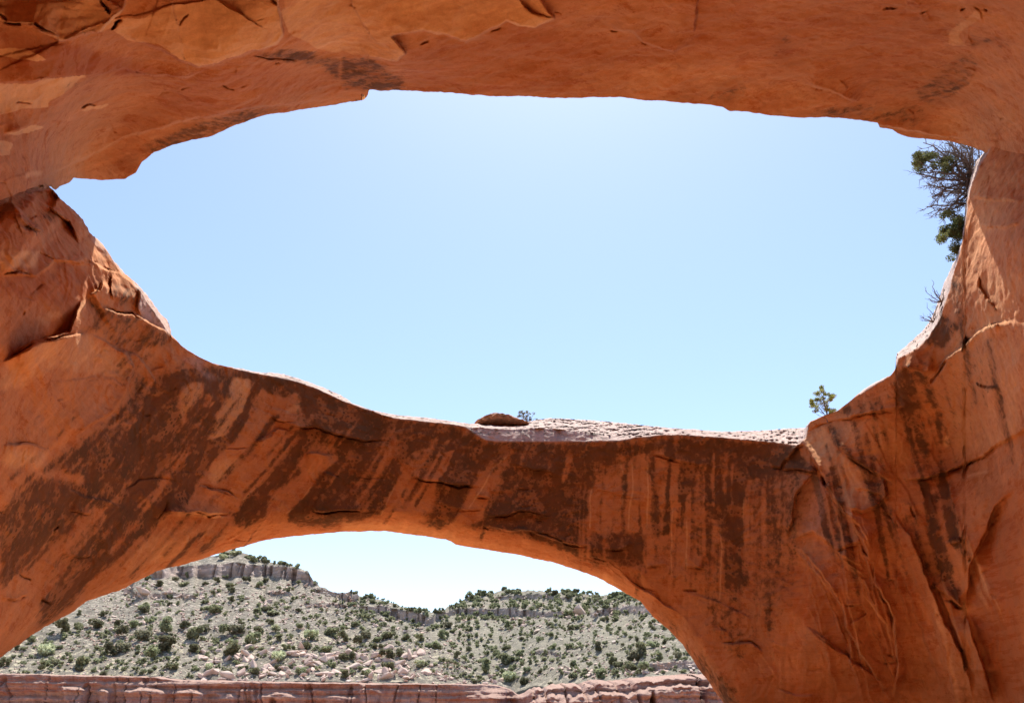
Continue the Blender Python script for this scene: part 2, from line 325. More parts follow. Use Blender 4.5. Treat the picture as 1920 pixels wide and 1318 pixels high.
for poly, val in [
 (b3([(170,0),(350,20),(340,120),(330,350),(350,500),(385,650),(340,690),(230,640),(215,500),(240,400),(210,300),(220,250),(140,220),(190,100)]), 0.95),
 (b3([(60,1000),(200,1180),(330,1330),(240,1330),(130,1170),(0,1020),(0,920)]), 0.75),
 (b2([(1640,720),(1760,790),(1917,930),(1917,985),(1800,880),(1690,770)]), 0.75),
 (b2([(1080,370),(1280,400),(1400,440),(1480,560),(1330,520),(1260,430)]), 0.75), (b2([(450,240),(640,240),(560,310),(470,320)]), 0.7),
 (b1([(180,30),(480,90),(330,180),(150,330),(0,420),(0,250)]), 0.62), (b1([(750,60),(1080,30),(1030,230),(920,260),(850,340),(640,520),(480,640),(370,780),(200,900),(240,760),(330,640),(400,500),(520,370),(640,320),(560,230),(700,170),(600,100)]), 0.78),
 (b1([(1200,380),(1270,340),(1200,420),(1090,500),(1140,420)]), 0.7), (b1([(1540,60),(1620,0),(1700,0),(1500,150),(1450,250),(1290,310),(1360,190)]), 0.8), (b1([(1900,0),(1800,0),(1720,130),(1600,270),(1660,310),(1917,300)]), 0.78),
 (b1([(560,170),(760,190),(900,250),(860,320),(640,250)]), 0.95),
 (c6([(940,20),(1260,0),(1270,70),(1100,110),(1090,230),(1150,300),(1230,420),(1200,470),(1150,520),(1090,480),(1050,360),(1010,250),(980,120)]), 0.68),
 (c6([(1260,60),(1310,200),(1300,420),(1330,560),(1360,700),(1400,950),(1430,1060),(1480,1140),(1530,1250),(1500,1260),(1440,1130),(1350,1090),(1320,900),(1300,700),(1270,600),(1270,450),(1250,220)]), 0.9),
 (c6([(1120,640),(1240,640),(1220,760),(1240,820),(1300,1060),(1390,1340),(1260,1340),(1200,1000),(1170,800)]), 0.8),
 (c6([(650,60),(720,60),(705,140),(640,135),(560,150),(470,160)]), 0.72), (c6([(760,20),(830,30),(820,110),(780,90)]), 0.8),
 (c6([(430,215),(520,250),(555,380),(740,530),(960,680),(930,700),(700,540),(480,390)]), 0.58),
 (c6([(750,600),(860,620),(880,760),(820,800),(780,740)]), 0.5), (c6([(1180,20),(1290,40),(1260,120),(1200,80)]), 0.8),
 (a6([(1430,430),(1590,520),(1530,560),(1470,640),(1440,660),(1400,620),(1340,620),(1400,560)]), 0.9), (a6([(1230,740),(1350,770),(1420,880),(1440,960),(1190,960),(1170,840)]), 0.62),
 (a6([(1500,200),(1600,290),(1560,330),(1480,380),(1500,280)]), 0.5),
 (b3([(1350,150),(1440,150),(1400,300),(1480,560),(1600,790),(1500,730),(1430,600),(1370,350)]), 0.8), (b3([(1440,0),(1500,60),(1545,300),(1600,480),(1500,420),(1450,200)]), 0.85),
 (a2([(0,330),(180,330),(370,470),(340,512),(150,498),(0,480)]), 0.85), (a1([(1420,305),(1640,290),(1917,340),(1917,470),(1800,380),(1530,320)]), 0.8),
 (a1([(780,830),(900,780),(1100,690),(1320,640),(1500,600),(1600,610),(1300,720),(1100,800),(850,870)]), 0.62),
 (a3([(1300,540),(1450,400),(1560,310),(1700,330),(1640,430),(1520,560),(1400,610)]), 0.55), (a3([(750,620),(1000,600),(1300,600),(1380,640),(1300,700),(1000,680),(700,660)]), 0.55),
 (a3([(120,540),(260,480),(350,500),(240,580)]), 0.5), (a3([(1560,240),(1700,190),(1880,230),(1800,270)]), 0.45), (a3([(500,320),(560,200),(620,220),(560,330)]), 0.3),
 (a4([(480,360),(620,430),(800,470),(950,560),(930,620),(850,640),(760,680),(700,640),(560,560),(440,580),(520,500)]), 0.5), (a4([(640,270),(740,290),(760,380),(700,420),(640,400)]), 0.5),
 (a4([(740,760),(830,790),(860,900),(880,960),(700,1080),(560,1080),(650,1010),(710,930)]), 0.55), (c5([(220,350),(380,370),(400,420),(340,430)]), 0.5), (c5([(100,370),(310,490),(290,510),(130,430)]), 0.45),
 (a4([(560,1080),(760,1080),(960,900),(1040,1060),(960,1200),(700,1318),(220,1318),(330,1230)]), 0.6)]:
    polymask(V, poly, val * (0.7 if np.array(poly)[:, 1].max() < 300 else 1), 11 if (1000 < np.array(poly)[:, 0].mean() < 1500) else 5, 1.3)

for p_, v_ in [([(1390,830),(1520,835),(1500,1000),(1470,1150),(1400,1250),(1330,1180),(1290,1060),(1340,1000),(1400,1000)], .36), ([(1100,900),(1400,900),(1380,1120),(1240,1090),(1120,1050)], .22), ([(560,700),(1500,830),(1500,880),(1100,900),(900,900),(560,840)], .45), ([(1640,700),(1800,600),(1860,700),(1800,900),(1760,1100),(1680,1100),(1700,900)], .22), ([(200,640),(420,700),(500,760),(300,960),(100,1120),(60,1000),(240,850)], .3)]: polymask(V, p_, v_, 14, 1.5)
# narrow runs of varnish and of washed rock
rs = np.random.default_rng(21)
def run(u0, v0, L, wd, lean, val, mode):
    p0 = [(u0 - wd * .5, v0), (u0 + wd * .5, v0 - rs.uniform(0, 10))]; p1 = [(u0 + wd * .45 - lean * L * .5, v0 + L * .5), (u0 + wd * .12 - lean * L, v0 + L), (u0 - wd * .2 - lean * L, v0 + L * .95), (u0 - wd * .5 - lean * L * .5, v0 + L * .55)]
    polymask(V, p0 + p1, val, rs.uniform(1.5, 4), 0.6, mode)
for k in range(46):
    u0 = rs.uniform(1090, 1500); top_ = float(fEDGE(u0))
    if k % 2: run(u0, top_ + rs.uniform(25, 110), rs.uniform(60, 190), rs.uniform(5, 17), 0.03, rs.uniform(.4, .85), 'cut')
    else: run(u0, top_ + rs.uniform(5, 60), rs.uniform(90, 270), rs.uniform(4, 15), 0.03, rs.uniform(.4, .8), 'max')
for k in range(30):
    u0 = rs.uniform(560, 1090); run(u0, float(fEDGE(u0)) + rs.uniform(10, 90), rs.uniform(40, 130), rs.uniform(5, 20), float(np.interp(u0, [560, 1090], [.85, .2])), rs.uniform(.4, .8), 'cut' if k % 2 else 'max')
for k in range(34):
    u0 = rs.uniform(1520, 1900); v0 = max(float(fEDGE(u0)) + rs.uniform(4, 160), 640 if u0 > 1800 else 0); run(u0, v0, rs.uniform(80, 300), rs.uniform(4, 16), -rs.uniform(.15, .4), rs.uniform(.3, .7), 'cut' if k % 3 == 0 else 'max')
for k in range(26):
    u0 = rs.uniform(60, 520); v0 = rs.uniform(760, 1000); run(u0, v0, rs.uniform(50, 150), rs.uniform(6, 20), rs.uniform(.75, 1.0), rs.uniform(.4, .8), 'cut' if k % 2 else 'max')

# --- pale, unvarnished skin, and bounced light painted along the span's underside
for poly, val, sf in [
 (a1([(0,-300),(540,-300),(560,0),(620,80),(700,60),(650,170),(560,185),(420,205),(330,230),(180,150),(0,120)]), 0.42, 3),
 (a1([(640,180),(700,120),(860,70),(1200,0),(1300,-200),(1560,-100),(1590,200),(1540,250),(1100,380),(900,260),(700,230)]), 0.72, 3),
 (a1([(1580,60),(1700,0),(1900,-20),(1800,30),(1620,180)]), 0.62, 3),
 (a1([(0,480),(230,455),(490,425),(380,500),(270,560),(270,600),(120,620),(0,650),(-200,700),(-200,500)]), 0.95, 2),
 (a1([(0,270),(150,280),(270,330),(130,345),(0,310),(-200,300)]), 0.6, 3), (a1([(0,800),(90,810),(60,870),(20,870),(-60,860)]), 0.8, 2), (a1([(40,760),(180,710),(250,715),(120,760)]), 0.6, 2),
 (a1([(450,620),(500,600),(620,590),(600,605),(470,630)]), 0.5, 2), (a1([(130,960),(240,950),(230,985),(140,1000)]), 0.5, 3),
 (a2([(-330,-200),(1130,-200),(1130,0),(1190,110),(1090,158),(980,140),(930,120),(700,235),(550,190),(460,170),(280,210),(370,310),(320,345),(200,320),(0,310),(-120,290),(-300,180)]), 0.36, 3),
 (a2([(900,50),(1130,30),(1190,110),(1090,155),(980,130)]), 0.6, 4), (a2([(1500,400),(1917,300),(1917,560),(1550,530)]), 0.28, 12),
 (a3([(0,300),(300,420),(700,460),(1000,580),(760,620),(300,610),(0,560)]), 0.25, 12), (a3([(1500,200),(1640,60),(1700,80),(1560,200),(1600,260),(1500,250)]), 0.5, 3),
 (a3([(1500,640),(1900,600),(1917,780),(1600,760),(1100,700)]), 0.22, 8),
 (a4([(200,610),(480,560),(720,690),(750,740),(720,800),(500,790),(300,760),(150,860),(0,880),(0,740)]), 0.44, 6), (a4([(0,90),(180,90),(240,80),(200,180),(0,200)]), 0.62, 3),
 (a4([(200,470),(330,420),(360,460),(260,520)]), 0.5, 4), (a4([(0,1200),(300,1210),(220,1318),(0,1318)]), 0.5, 8), (a4([(430,400),(480,350),(490,420),(400,540),(330,560)]), 0.4, 5),
 (c7([(380,790),(620,760),(560,860),(380,960),(330,900)]), 0.5, 3), (c7([(1030,340),(1060,300),(1000,440),(860,440)]), 0.5, 3), (c7([(150,300),(250,220),(320,230),(310,320),(100,570)]), 0.45, 3),
 (c7([(540,180),(660,200),(620,430),(420,650),(330,640),(430,430)]), 0.55, 3), (c7([(1000,840),(1300,770),(1120,960),(900,1200),(800,1200)]), 0.22, 5),
 (a5([(0,1240),(500,1270),(900,1330),(0,1330)]), 0.4, 6), (b2([(0,270),(400,300),(900,430),(1500,600),(1917,930),(1800,860),(1400,600),(800,450),(400,360),(0,350)]), 0.42, 6),
 (b1([(880,330),(1250,290),(1200,380),(1000,500),(640,640),(700,500)]), 0.36, 8), (b1([(200,420),(420,230),(480,200),(300,400),(180,560)]), 0.34, 8), (b1([(1000,240),(1280,260),(1250,290),(1000,280)]), 0.6, 2),
 (b1([(1620,60),(1700,40),(1500,260),(1300,420),(1250,420)]), 0.3, 4),
 (c6([(250,320),(430,220),(490,400),(740,580),(790,780),(700,860),(560,860),(430,560)]), 0.45, 4), (c6([(560,200),(900,140),(980,240),(1080,500),(1100,650),(960,660),(740,520),(560,380)]), 0.36, 5),
 (c6([(1310,290),(1360,290),(1370,380),(1320,400)]), 0.8, 3), (c6([(1350,100),(1917,0),(1917,240),(1640,460),(1340,540),(1380,300)]), 0.40, 10), (c6([(1480,600),(1640,570),(1640,590),(1500,620)]), 0.8, 2),
 (a6([(1500,560),(1700,200),(1917,200),(1917,1000),(1500,1200),(1450,900)]), 0.34, 12), (a3([(1640,880),(1917,920),(1917,1318),(1600,1318)]), 0.30, 12),
 (b3([(1230,840),(1500,880),(1500,1200),(1260,1200)]), 0.25, 12), (b3([(380,880),(660,880),(700,1100),(500,1318),(420,1100)]), 0.18, 10)]:
    roofp = np.array(poly)[:, 1].max() < 300
    polymask(PAL, poly, min(val * (1.7 if roofp and np.array(poly)[:, 0].mean() < 1100 else 1.0 if roofp else 1.15), 1.1), 1.5 if (roofp and sf < 5) else sf, 1.1)
# thin pale mineral lines; those along the right pillar's ridges are painted shading
for poly in [c7([(1100,960),(1000,1120),(900,1180)]), c7([(700,980),(590,1080)]), a5([(300,1050),(260,1130),(215,1220)]), a5([(950,870),(850,950),(790,1080),(700,1200)]), a5([(1420,920),(1400,1100),(1395,1318)]),
 a5([(1725,900),(1725,1100),(1710,1318)]), a5([(1630,900),(1640,1050),(1610,1318)]), b2([(1860,200),(1850,620)]), b3([(215,290),(210,760)]), a5([(1560,900),(1590,1000),(1580,1200)]), b3([(25,280),(20,600)]), b3([(345,150),(325,480)]),
 c6([(460,560),(520,700),(580,880),(700,920),(760,1100)]), c6([(730,600),(760,740),(800,800)]), b3([(1080,610),(1180,820),(1200,1080)]), b3([(1000,690),(1150,880),(1190,1100)])]:
    r = pline(poly, 14, 0.5)
    if r: PAL[r[0]] = np.maximum(PAL[r[0]], 0.75 * np.exp(-(r[1] / 2.0) ** 2) * sstep(0, .1, r[2]) * sstep(0, .1, 1 - r[2]))
# red, deeper toned patches; those in the right pillar's hollows are painted shade
for poly, val, sf in [(b3([(480,530),(700,560),(880,780),(900,900),(1000,1080),(1100,1250),(1000,1160),(700,880),(560,780)]), 0.6, 6), (c6([(1600,750),(1917,600),(1917,1318),(1530,1318),(1600,1000)]), 0.6, 10),
 (b3([(1650,300),(1917,200),(1917,1318),(1720,1318),(1620,800)]), 0.9, 14), (a4([(0,230),(200,200),(500,200),(560,260),(480,350),(370,410),(100,350),(0,340)]), 0.8, 6), (a3([(0,100),(400,100),(900,0),(1500,0),(1300,250),(600,350),(0,300)]), 0.5, 20),
 (a2([(1100,200),(1917,200),(1917,330),(1100,420),(300,440),(400,300),(700,250),(930,130)]), 0.5, 8), (a1([(0,160),(330,230),(800,360),(1000,430),(500,420),(0,460)]), 1.0, 6), (a1([(1200,380),(1450,330),(1917,440),(2100,520),(1500,600),(1000,690),(600,800),(700,640),(1000,500)]), .55, 12), (a2([(370,310),(560,200),(700,240),(930,130),(1190,110),(1300,300),(1300,540),(700,540),(380,500)]), .6, 5), (a3([(0,0),(500,0),(300,250),(0,330)]), .6, 14), (a3([(700,100),(1500,150),(1300,500),(1000,560),(700,400)]), .45, 25), (a1([(1400,420),(1917,440),(1917,560),(1500,560)]), 0.5, 8)]:
    polymask(RED, poly, val, sf, 1.0)
# grey weathered outer skin
polymask(GRY, c5([(905,820),(1000,900),(1110,1060),(1170,1130),(1175,1205),(1080,1130),(980,1080),(940,1000),(950,930)]), 0.75, 1.5, 0.3)
polymask(GRY, c5([(770,670),(860,770),(840,780),(760,690)]), 0.6, 1.5, 0.3)
polymask(GRY, c5([(610,500),(700,570),(760,660),(720,660),(640,580)]), 0.45, 2, 0.3)
polymask(GRY, c7([(130,20),(330,60),(300,130),(420,190),(360,200),(260,120)]), 0.4, 3, 0.5)
polymask(GRY, b3([(740,30),(800,60),(800,200),(770,360),(600,400),(650,150)]), 0.30, 4, 0.5)
polymask(GRY, c6([(0,300),(140,300),(280,320),(270,375),(200,380),(0,350)]), 0.5, 3, 0.5)
sp = GV - fEDGE(GU)
top = (fEDGE(GU) - fSKY(GU)) > 1.5
GRYT = np.where(top, sstep(3, -1.5, sp), 0) * np.where(GU < 330, 0, 1)

# --- relief: steps between flakes, cracks
for poly, h, dec, side in [
 (a1([(0,120),(180,150),(330,230),(560,185),(700,60),(720,-60)]), 0.45, 90, -1), (a1([(640,180),(800,250),(900,280),(1100,385),(1300,330),(1540,250),(1590,190),(1560,0),(1540,-150)]), 0.4, 120, -1),
 (a1([(-100,480),(230,450),(500,425),(700,390),(860,430),(1060,440),(1200,370)]), 0.45, 60, -1), (a1([(0,775),(160,720),(300,690),(460,672)]), 0.35, 60, -1), (a1([(50,1100),(250,990),(480,890),(700,770),(1000,690),(1300,630),(1500,600),(1917,560)]), 0.55, 90, -1),
 (a2([(0,310),(200,320),(320,345),(370,310),(280,210),(460,170),(550,190),(700,235),(930,120),(1090,155),(1190,110),(1130,0),(1120,-200)]), 0.35, 110, -1),
 (a2([(1500,160),(1640,180),(1700,240),(1850,290),(2000,260)]), 0.2, 50, -1), (a3([(660,470),(820,510),(1000,580)]), 0.3, 40, -1), (a3([(1000,690),(1300,740),(1600,790),(1917,800)]), 0.35, 50, -1), (a3([(-100,200),(60,180),(70,60),(90,-60)]), 0.2, 60, -1),
 (c5([(60,270),(160,380),(310,490),(330,500)]), 0.8, 60, 1), (c5([(280,140),(400,260),(350,340),(480,420),(530,560),(540,600)]), 0.6, 50, -1), (c5([(180,200),(300,290),(480,420)]), 0.5, 40, 1),
 (c5([(0,790),(260,800),(380,690),(540,720),(680,710)]), 0.75, 45, -1), (c5([(540,600),(620,700),(740,750),(860,780)]), 0.4, 30, 1), (c5([(600,940),(680,890),(710,820)]), 0.6, 30, 1), (c5([(560,940),(520,1080),(480,1180),(200,1260),(60,1318)]), 0.8, 50, -1),
 (c5([(770,780),(765,980)]), 0.25, 40, -1), (c5([(680,1000),(780,1050),(940,1060),(1170,1195)]), 0.5, 40, 1), (c5([(940,830),(950,920),(945,1020),(980,1080)]), 0.3, 40, -1),
 (a4([(0,720),(200,610),(380,575),(500,555)]), 0.7, 60, 1), (a4([(480,560),(600,600),(720,680),(755,750),(700,900),(650,990),(450,1100),(320,1200)]), 0.55, 70, 1), (a4([(0,1180),(150,1175),(280,1200)]), 0.25, 40, 1), (a4([(640,640),(780,690),(900,840)]), 0.2, 30, 1),
 (c7([(0,1210),(180,1170),(400,1200),(490,1180)]), 0.5, 40, -1), (c7([(660,660),(760,620),(850,560),(960,570)]), 0.35, 40, 1), (c7([(760,480),(900,500),(1000,540),(1150,555),(1300,610),(1480,640),(1600,630)]), 0.5, 60, -1), (c7([(1060,740),(1250,740)]), 0.3, 30, 1),
 (c7([(1070,1130),(1200,1160),(1400,1150),(1500,1160)]), 0.3, 35, -1), (c7([(270,960),(370,990),(500,1020),(580,1080)]), 0.3, 40, 1), (c7([(1180,860),(1240,880),(1300,920)]), 0.2, 30, 1),
 (a5([(340,1040),(420,1000),(560,1030),(780,1060)]), 0.4, 35, -1), (a5([(930,930),(1080,960),(1250,1000)]), 0.3, 40, -1), (a5([(760,1120),(850,1120)]), 0.3, 20, -1), (a5([(800,1230),(1000,1200),(1200,1230)]), 0.35, 25, -1), (b2([(770,320),(950,350),(1060,350),(1230,420),(1400,440)]), 0.45, 25, -1),
 (b2([(950,330),(1040,335),(1100,400)]), 0.2, 25, 1), (b2([(1560,570),(1640,640),(1917,830)]), 0.4, 30, 1), (b2([(1470,450),(1560,460),(1640,430)]), 0.25, 20, -1), (b2([(1700,560),(1830,540)]), 0.25, 20, -1), (b2([(500,180),(700,240),(800,230)]), 0.2, 30, -1),
 (a5([(1400,1050),(1620,1110),(1720,1180)]), 0.15, 30, -1), (a5([(1750,880),(1917,910),(2100,960)]), 0.2, 30, -1),
 (c6([(240,310),(290,400),(400,580),(450,690),(560,880),(640,960),(740,1150),(780,1318)]), 1.1, 60, -1), (b3([(1060,500),(1080,640),(1190,840),(1200,1100),(1180,1318)]), 0.7, 50, -1),
 (c6([(440,210),(500,390),(600,450),(860,620),(960,680)]), 0.7, 45, -1), (c6([(440,205),(600,170),(900,110),(1200,50)]), 0.45, 40, -1), (c6([(860,620),(890,760),(850,800)]), 0.45, 40, 1), (c6([(560,860),(700,880),(800,840),(880,790)]), 0.45, 40, -1),
 (c6([(960,660),(1130,650),(1340,570),(1620,460),(1720,370),(1917,260),(2200,150)]), 0.45, 120, -1), (c6([(0,550),(90,550),(220,380),(280,375)]), 0.35, 30, -1), (c6([(90,560),(330,590),(400,570)]), 0.4, 30, -1),
 (c6([(400,590),(330,600),(210,740),(190,900),(140,1090)]), 0.7, 40, 1), (b3([(585,405),(700,540),(840,690),(900,790),(910,890),(1000,1040),(1100,1200),(1180,1330)]), 1.0, 90, -1), (b3([(740,370),(870,480),(1000,640),(1020,760)]), .4, 40, -1), (b3([(850,460),(950,560),(1040,620)]), .35, 30, -1), (b3([(1000,600),(1060,760),(1150,900),(1190,1000)]), .45, 35, -1), (b3([(820,130),(900,250),(1000,320),(1060,480)]), .4, 40, -1), (b3([(1020,820),(1090,960),(1160,1120),(1200,1250)]), .35, 35, -1), (b3([(1420,660),(1520,900),(1600,1100)]), .4, 40, -1), (b3([(640,430),(760,560),(860,700),(880,780)]), .3, 30, -1), (b3([(585,405),(740,360),(860,460),(1050,590)]), 0.3, 40, -1),
 (b3([(850,460),(1000,400),(1050,500)]), 0.35, 30, -1), (b3([(900,790),(1010,765),(1035,820),(910,895)]), 0.3, 25, -1), (b3([(680,880),(800,950),(960,1080),(1130,1200)]), 0.5, 40, 1), (b3([(1150,200),(1280,380),(1370,600),(1480,880),(1600,1130),(1650,1318)]), 0.7, 50, 1),
 (b3([(1380,640),(1480,720),(1590,790)]), 0.5, 30, -1), (b3([(1600,790),(1610,560),(1680,400),(1760,220),(1880,100)]), -0.8, 140, 1), (b3([(1590,790),(1640,980),(1720,1200),(1760,1330)]), 0.9, 60, 1), (b3([(1480,410),(1560,390),(1570,410),(1480,440)]), 0.3, 20, 1),
 (b3([(220,990),(330,970),(390,980),(460,1030)]), 0.4, 30, 1), (b3([(520,1240),(640,1265),(760,1260)]), 0.3, 40, 1), (b3([(0,700),(150,720),(420,860)]), 0.15, 40, 1), (b3([(1560,1090),(1630,1140),(1800,1140)]), 0.35, 30, -1), (b3([(0,550),(120,545)]), 0.3, 20, -1), (b3([(860,820),(920,1000)]), 0.2, 20, 1),
 (a6([(1380,840),(1480,700),(1560,640),(1700,520),(1917,480)]), 0.6, 60, 1), (a6([(1230,740),(1340,770),(1420,770)]), 0.6, 40, -1), (a6([(1660,200),(1670,300),(1780,450)]), 0.3, 50, 1), (a6([(1620,840),(1720,855),(1800,850)]), 0.25, 40, 1), (a3([(1620,1110),(1740,1120),(1917,1140)]), 0.3, 20, -1), (a3([(1640,1260),(1800,1280),(1917,1250)]), 0.3, 20, -1),
 (b1([(390,240),(530,265)]), 0.2, 20, -1), (b1([(340,495),(420,500),(540,490)]), 0.25, 20, -1), (b1([(0,750),(80,740),(160,700)]), 0.35, 20, -1), (b1([(240,730),(310,770)]), 0.3, 20, -1), (b1([(880,300),(920,255),(1120,250),(1200,280),(1290,260)]), 0.6, 40, -1),
 (b1([(350,100),(500,160),(700,210)]), 0.2, 30, 1), (b1([(540,720),(660,660),(800,600)]), 0.15, 30, -1)]:
    lw = np.array(poly)[:, 0].max() < 330 and 330 < np.array(poly)[:, 1].mean() < 720; rf = np.array(poly)[:, 1].mean() < 300; ledge(FH, poly, h * (1.0 if lw else 1.5 if rf else 0.9), dec * (1.3 if lw else 0.8 if rf else 0.65), side, 1.6, 0.25, 0.8)
for poly, d, wd in [
 (a1([(0,120),(100,140),(190,140),(330,200)]), .5, 2.2), (a1([(560,0),(590,50),(625,85)]), .4, 1.6), (a1([(620,180),(660,140),(700,122)]), .8, 3.2), (a1([(0,775),(150,720),(300,690),(460,672)]), .5, 1.8), (a1([(440,612),(490,590),(540,600)]), .9, 3.0), (a1([(1235,470),(1290,485),(1335,510)]), .4, 1.6),
 (a1([(860,565),(900,525),(1080,500)]), .35, 1.6), (a1([(1540,355),(1575,350)]), .6, 2.2), (a1([(1000,155),(1060,70)]), .4, 1.8), (a1([(1400,310),(1540,325),(1700,350)]), .5, 2.0), (a1([(1520,0),(1560,30)]), .5, 3), (a1([(830,890),(930,820)]), .3, 3),
 (a2([(310,350),(370,310)]), .5, 2.4), (a2([(1510,160),(1560,175)]), .35, 1.8), (a2([(1690,240),(1740,250)]), .35, 1.8), (a2([(1810,275),(1860,290)]), .5, 2.2), (a2([(440,255),(500,225)]), .3, 2), (a2([(830,185),(900,145)]), .4, 1.8),
 (a3([(1560,60),(1590,45)]), .4, 2), (a3([(1690,60),(1720,62)]), .5, 2.4), (a3([(1780,670),(1810,665)]), .4, 1.8), (a3([(680,480),(820,510),(1000,580)]), .3, 2.2), (a3([(1120,75),(1220,50)]), .2, 1.5),
 (c5([(185,200),(290,290),(380,370),(480,430),(520,520),(545,600)]), .5, 1.8), (c5([(150,440),(230,480),(320,490)]), .6, 2.2), (c5([(430,690),(520,715),(680,712)]), .8, 2.2), (c5([(700,730),(780,765),(860,782)]), .9, 2.0), (c5([(680,1000),(780,1050),(900,1055),(1000,1100)]), .9, 2.0), (c5([(766,780),(766,980)]), .35, 1.3),
 (c5([(290,140),(370,220)]), .6, 1.8), (c5([(260,600),(280,640),(400,690)]), .4, 1.5), (c5([(0,790),(140,770),(270,800)]), .4, 1.6),
 (a4([(0,720),(120,650),(230,600),(380,575),(440,540)]), .9, 3.0), (a4([(0,1180),(150,1172),(290,1200)]), .4, 1.8), (a4([(420,1075),(460,1090)]), .3, 1.6), (a4([(710,690),(755,750),(700,880)]), .3, 1.5),
 (c7([(1000,545),(1150,550),(1300,610),(1480,640)]), .9, 2.2), (c7([(700,665),(790,610),(840,575)]), .5, 2.6), (c7([(780,480),(900,500),(990,495)]), .5, 1.6), (c7([(1100,1140),(1200,1160),(1450,1155)]), .6, 2.0), (c7([(250,1168),(330,1185),(430,1205)]), .9, 2.2), (c7([(270,960),(370,965),(500,1010),(570,1075)]), .35, 1.4),
 (c7([(1180,860),(1250,890),(1310,920)]), .35, 1.5), (c7([(1370,905),(1700,930)]), .3, 1.6),
 (a5([(350,1035),(420,1002),(540,1030),(660,1055),(780,1062)]), .8, 2.2), (a5([(930,930),(1080,960),(1180,990)]), .35, 1.4), (a5([(770,1125),(840,1120)]), .5, 2.4), (a5([(0,770),(130,795),(280,790)]), .4, 1.6), (a5([(820,1230),(1000,1205),(1200,1215)]), .5, 1.8), (b2([(1060,350),(1150,370),(1260,430),(1410,440)]), .7, 2.4),
 (a5([(0,1195),(130,1190)]), .5, 2), (b2([(640,245),(800,235)]), .3, 1.4), (b2([(1400,500),(1500,520)]), .4, 2), (b2([(1700,560),(1800,545)]), .6, 2.0), (b2([(1480,460),(1560,462),(1620,435)]), .5, 1.8), (b2([(1560,575),(1640,640),(1800,710)]), .5, 1.8),
 (b2([(790,340),(830,350)]), .5, 2.5), (a5([(1750,890),(1917,915)]), .5, 1.8), (c6([(0,552),(90,550),(130,480),(220,385),(290,375)]), 1.1, 2.4), (c6([(90,560),(300,575),(400,580)]), 1.0, 2.4), (c6([(400,580),(430,660),(460,700)]), 1.2, 3.5),
 (c6([(330,600),(210,740),(180,950),(140,1080)]), .7, 2.2), (c6([(270,290),(340,240),(430,210),(500,190),(640,165),(900,125),(1000,95)]), .9, 1.8), (c6([(520,400),(700,520),(860,625)]), .5, 2.5), (c6([(870,640),(885,740)]), .6, 2.4), (c6([(980,650),(1130,650),(1330,570),(1480,530),(1620,465),(1720,375),(1850,310),(1917,260)]), .9, 2.2),
 (c6([(1070,830),(1090,900),(1110,920)]), .7, 3.0), (c6([(880,880),(940,950)]), .5, 2.5), (c6([(560,860),(700,875),(820,830)]), .5, 2.0), (c6([(510,1170),(620,1130),(690,1100)]), .7, 2.4), (c6([(690,1100),(720,1170),(760,1220)]), .6, 2.0), (c6([(1640,1000),(1700,960),(1780,920)]), .3, 1.5), (c6([(1500,1250),(1540,1200)]), .3, 1.5), (c6([(1550,820),(1540,900)]), .3, 1.4),
 (b3([(0,690),(100,690)]), .5, 2.0), (b3([(0,545),(120,548)]), .5, 2.5), (b3([(220,990),(330,970),(390,980),(460,1030)]), .8, 2.2), (b3([(520,1235),(640,1265),(760,1262)]), .6, 2.0), (b3([(900,770),(1015,765)]), .5, 1.6), (b3([(1055,500),(1075,640),(1180,830),(1190,920)]), .8, 2.4), (b3([(680,880),(800,960),(960,1080),(1120,1200)]), .6, 2.2),
 (b3([(1470,740),(1540,775),(1590,790)]), .9, 2.4), (b3([(1150,1040),(1190,1060)]), .4, 2.0), (b3([(1130,1100),(1190,1095)]), .5, 2.2), (b3([(1570,1090),(1640,1145)]), .6, 2.4), (b3([(700,1135),(800,1130)]), .3, 1.6), (b3([(440,800),(530,795)]), .3, 1.4), (b3([(1000,440),(1050,500)]), .4, 2),
 (b3([(1100,650),(1180,620),(1200,670)]), .3, 1.5), (a6([(1390,840),(1480,730),(1490,700)]), .9, 3.0), (a6([(1620,840),(1720,855),(1800,850)]), .4, 1.6), (b1([(390,240),(530,262)]), .5, 1.8), (b1([(340,495),(420,500),(540,490)]), .5, 1.8), (b1([(0,745),(80,740),(165,700)]), .6, 2.2), (b1([(240,735),(310,770)]), .6, 2.2),
 (b1([(100,590),(190,630)]), .4, 1.6), (b1([(930,170),(920,240),(880,300)]), .5, 1.8), (b1([(1130,250),(1180,275),(1290,265)]), .8, 2.4), (b1([(1310,400),(1400,400)]), .5, 1.8), (b1([(300,360),(340,330)]), .4, 1.6), (b1([(350,100),(520,170)]), .3, 1.4), (b1([(1080,90),(1200,110),(1340,180)]), .3, 1.4), (b1([(1730,215),(1840,240),(1917,238)]), .5, 1.8), (b1([(650,150),(800,60),(1000,60)]), .3, 1.4)]:
    crack(FH, poly, d * 0.55, max(wd * 0.6, 1.0), 0.3, 1.1)
# long ribs and stripes running down the right pillar
rq = np.random.default_rng(33)
for k in range(22):
    u0, v0 = rq.uniform(1500, 1830), rq.uniform(860, 1130); sl0 = rq.uniform(.2, .42); L = rq.uniform(130, 330)
    pts = [(u0 + sl0 * L * t + math.sin(t * 5 + k) * 5, v0 + L * t) for t in (0, .2, .4, .6, .8, 1)]
    ledge(FH, pts, rq.uniform(.12, .32), rq.uniform(10, 24), -1, 2.0, .35, .7)
    q_ = [(x + 7, y) for x, y in pts]; r = pline(q_, 26, .5)
    if r:
        F_ = PAL if k % 2 else RED; F_[r[0]] = np.maximum(F_[r[0]], rq.uniform(.3, .6) * np.exp(-(r[1] / rq.uniform(3, 8)) ** 2) * sstep(0, .3, r[2]) * sstep(0, .3, 1 - r[2]))
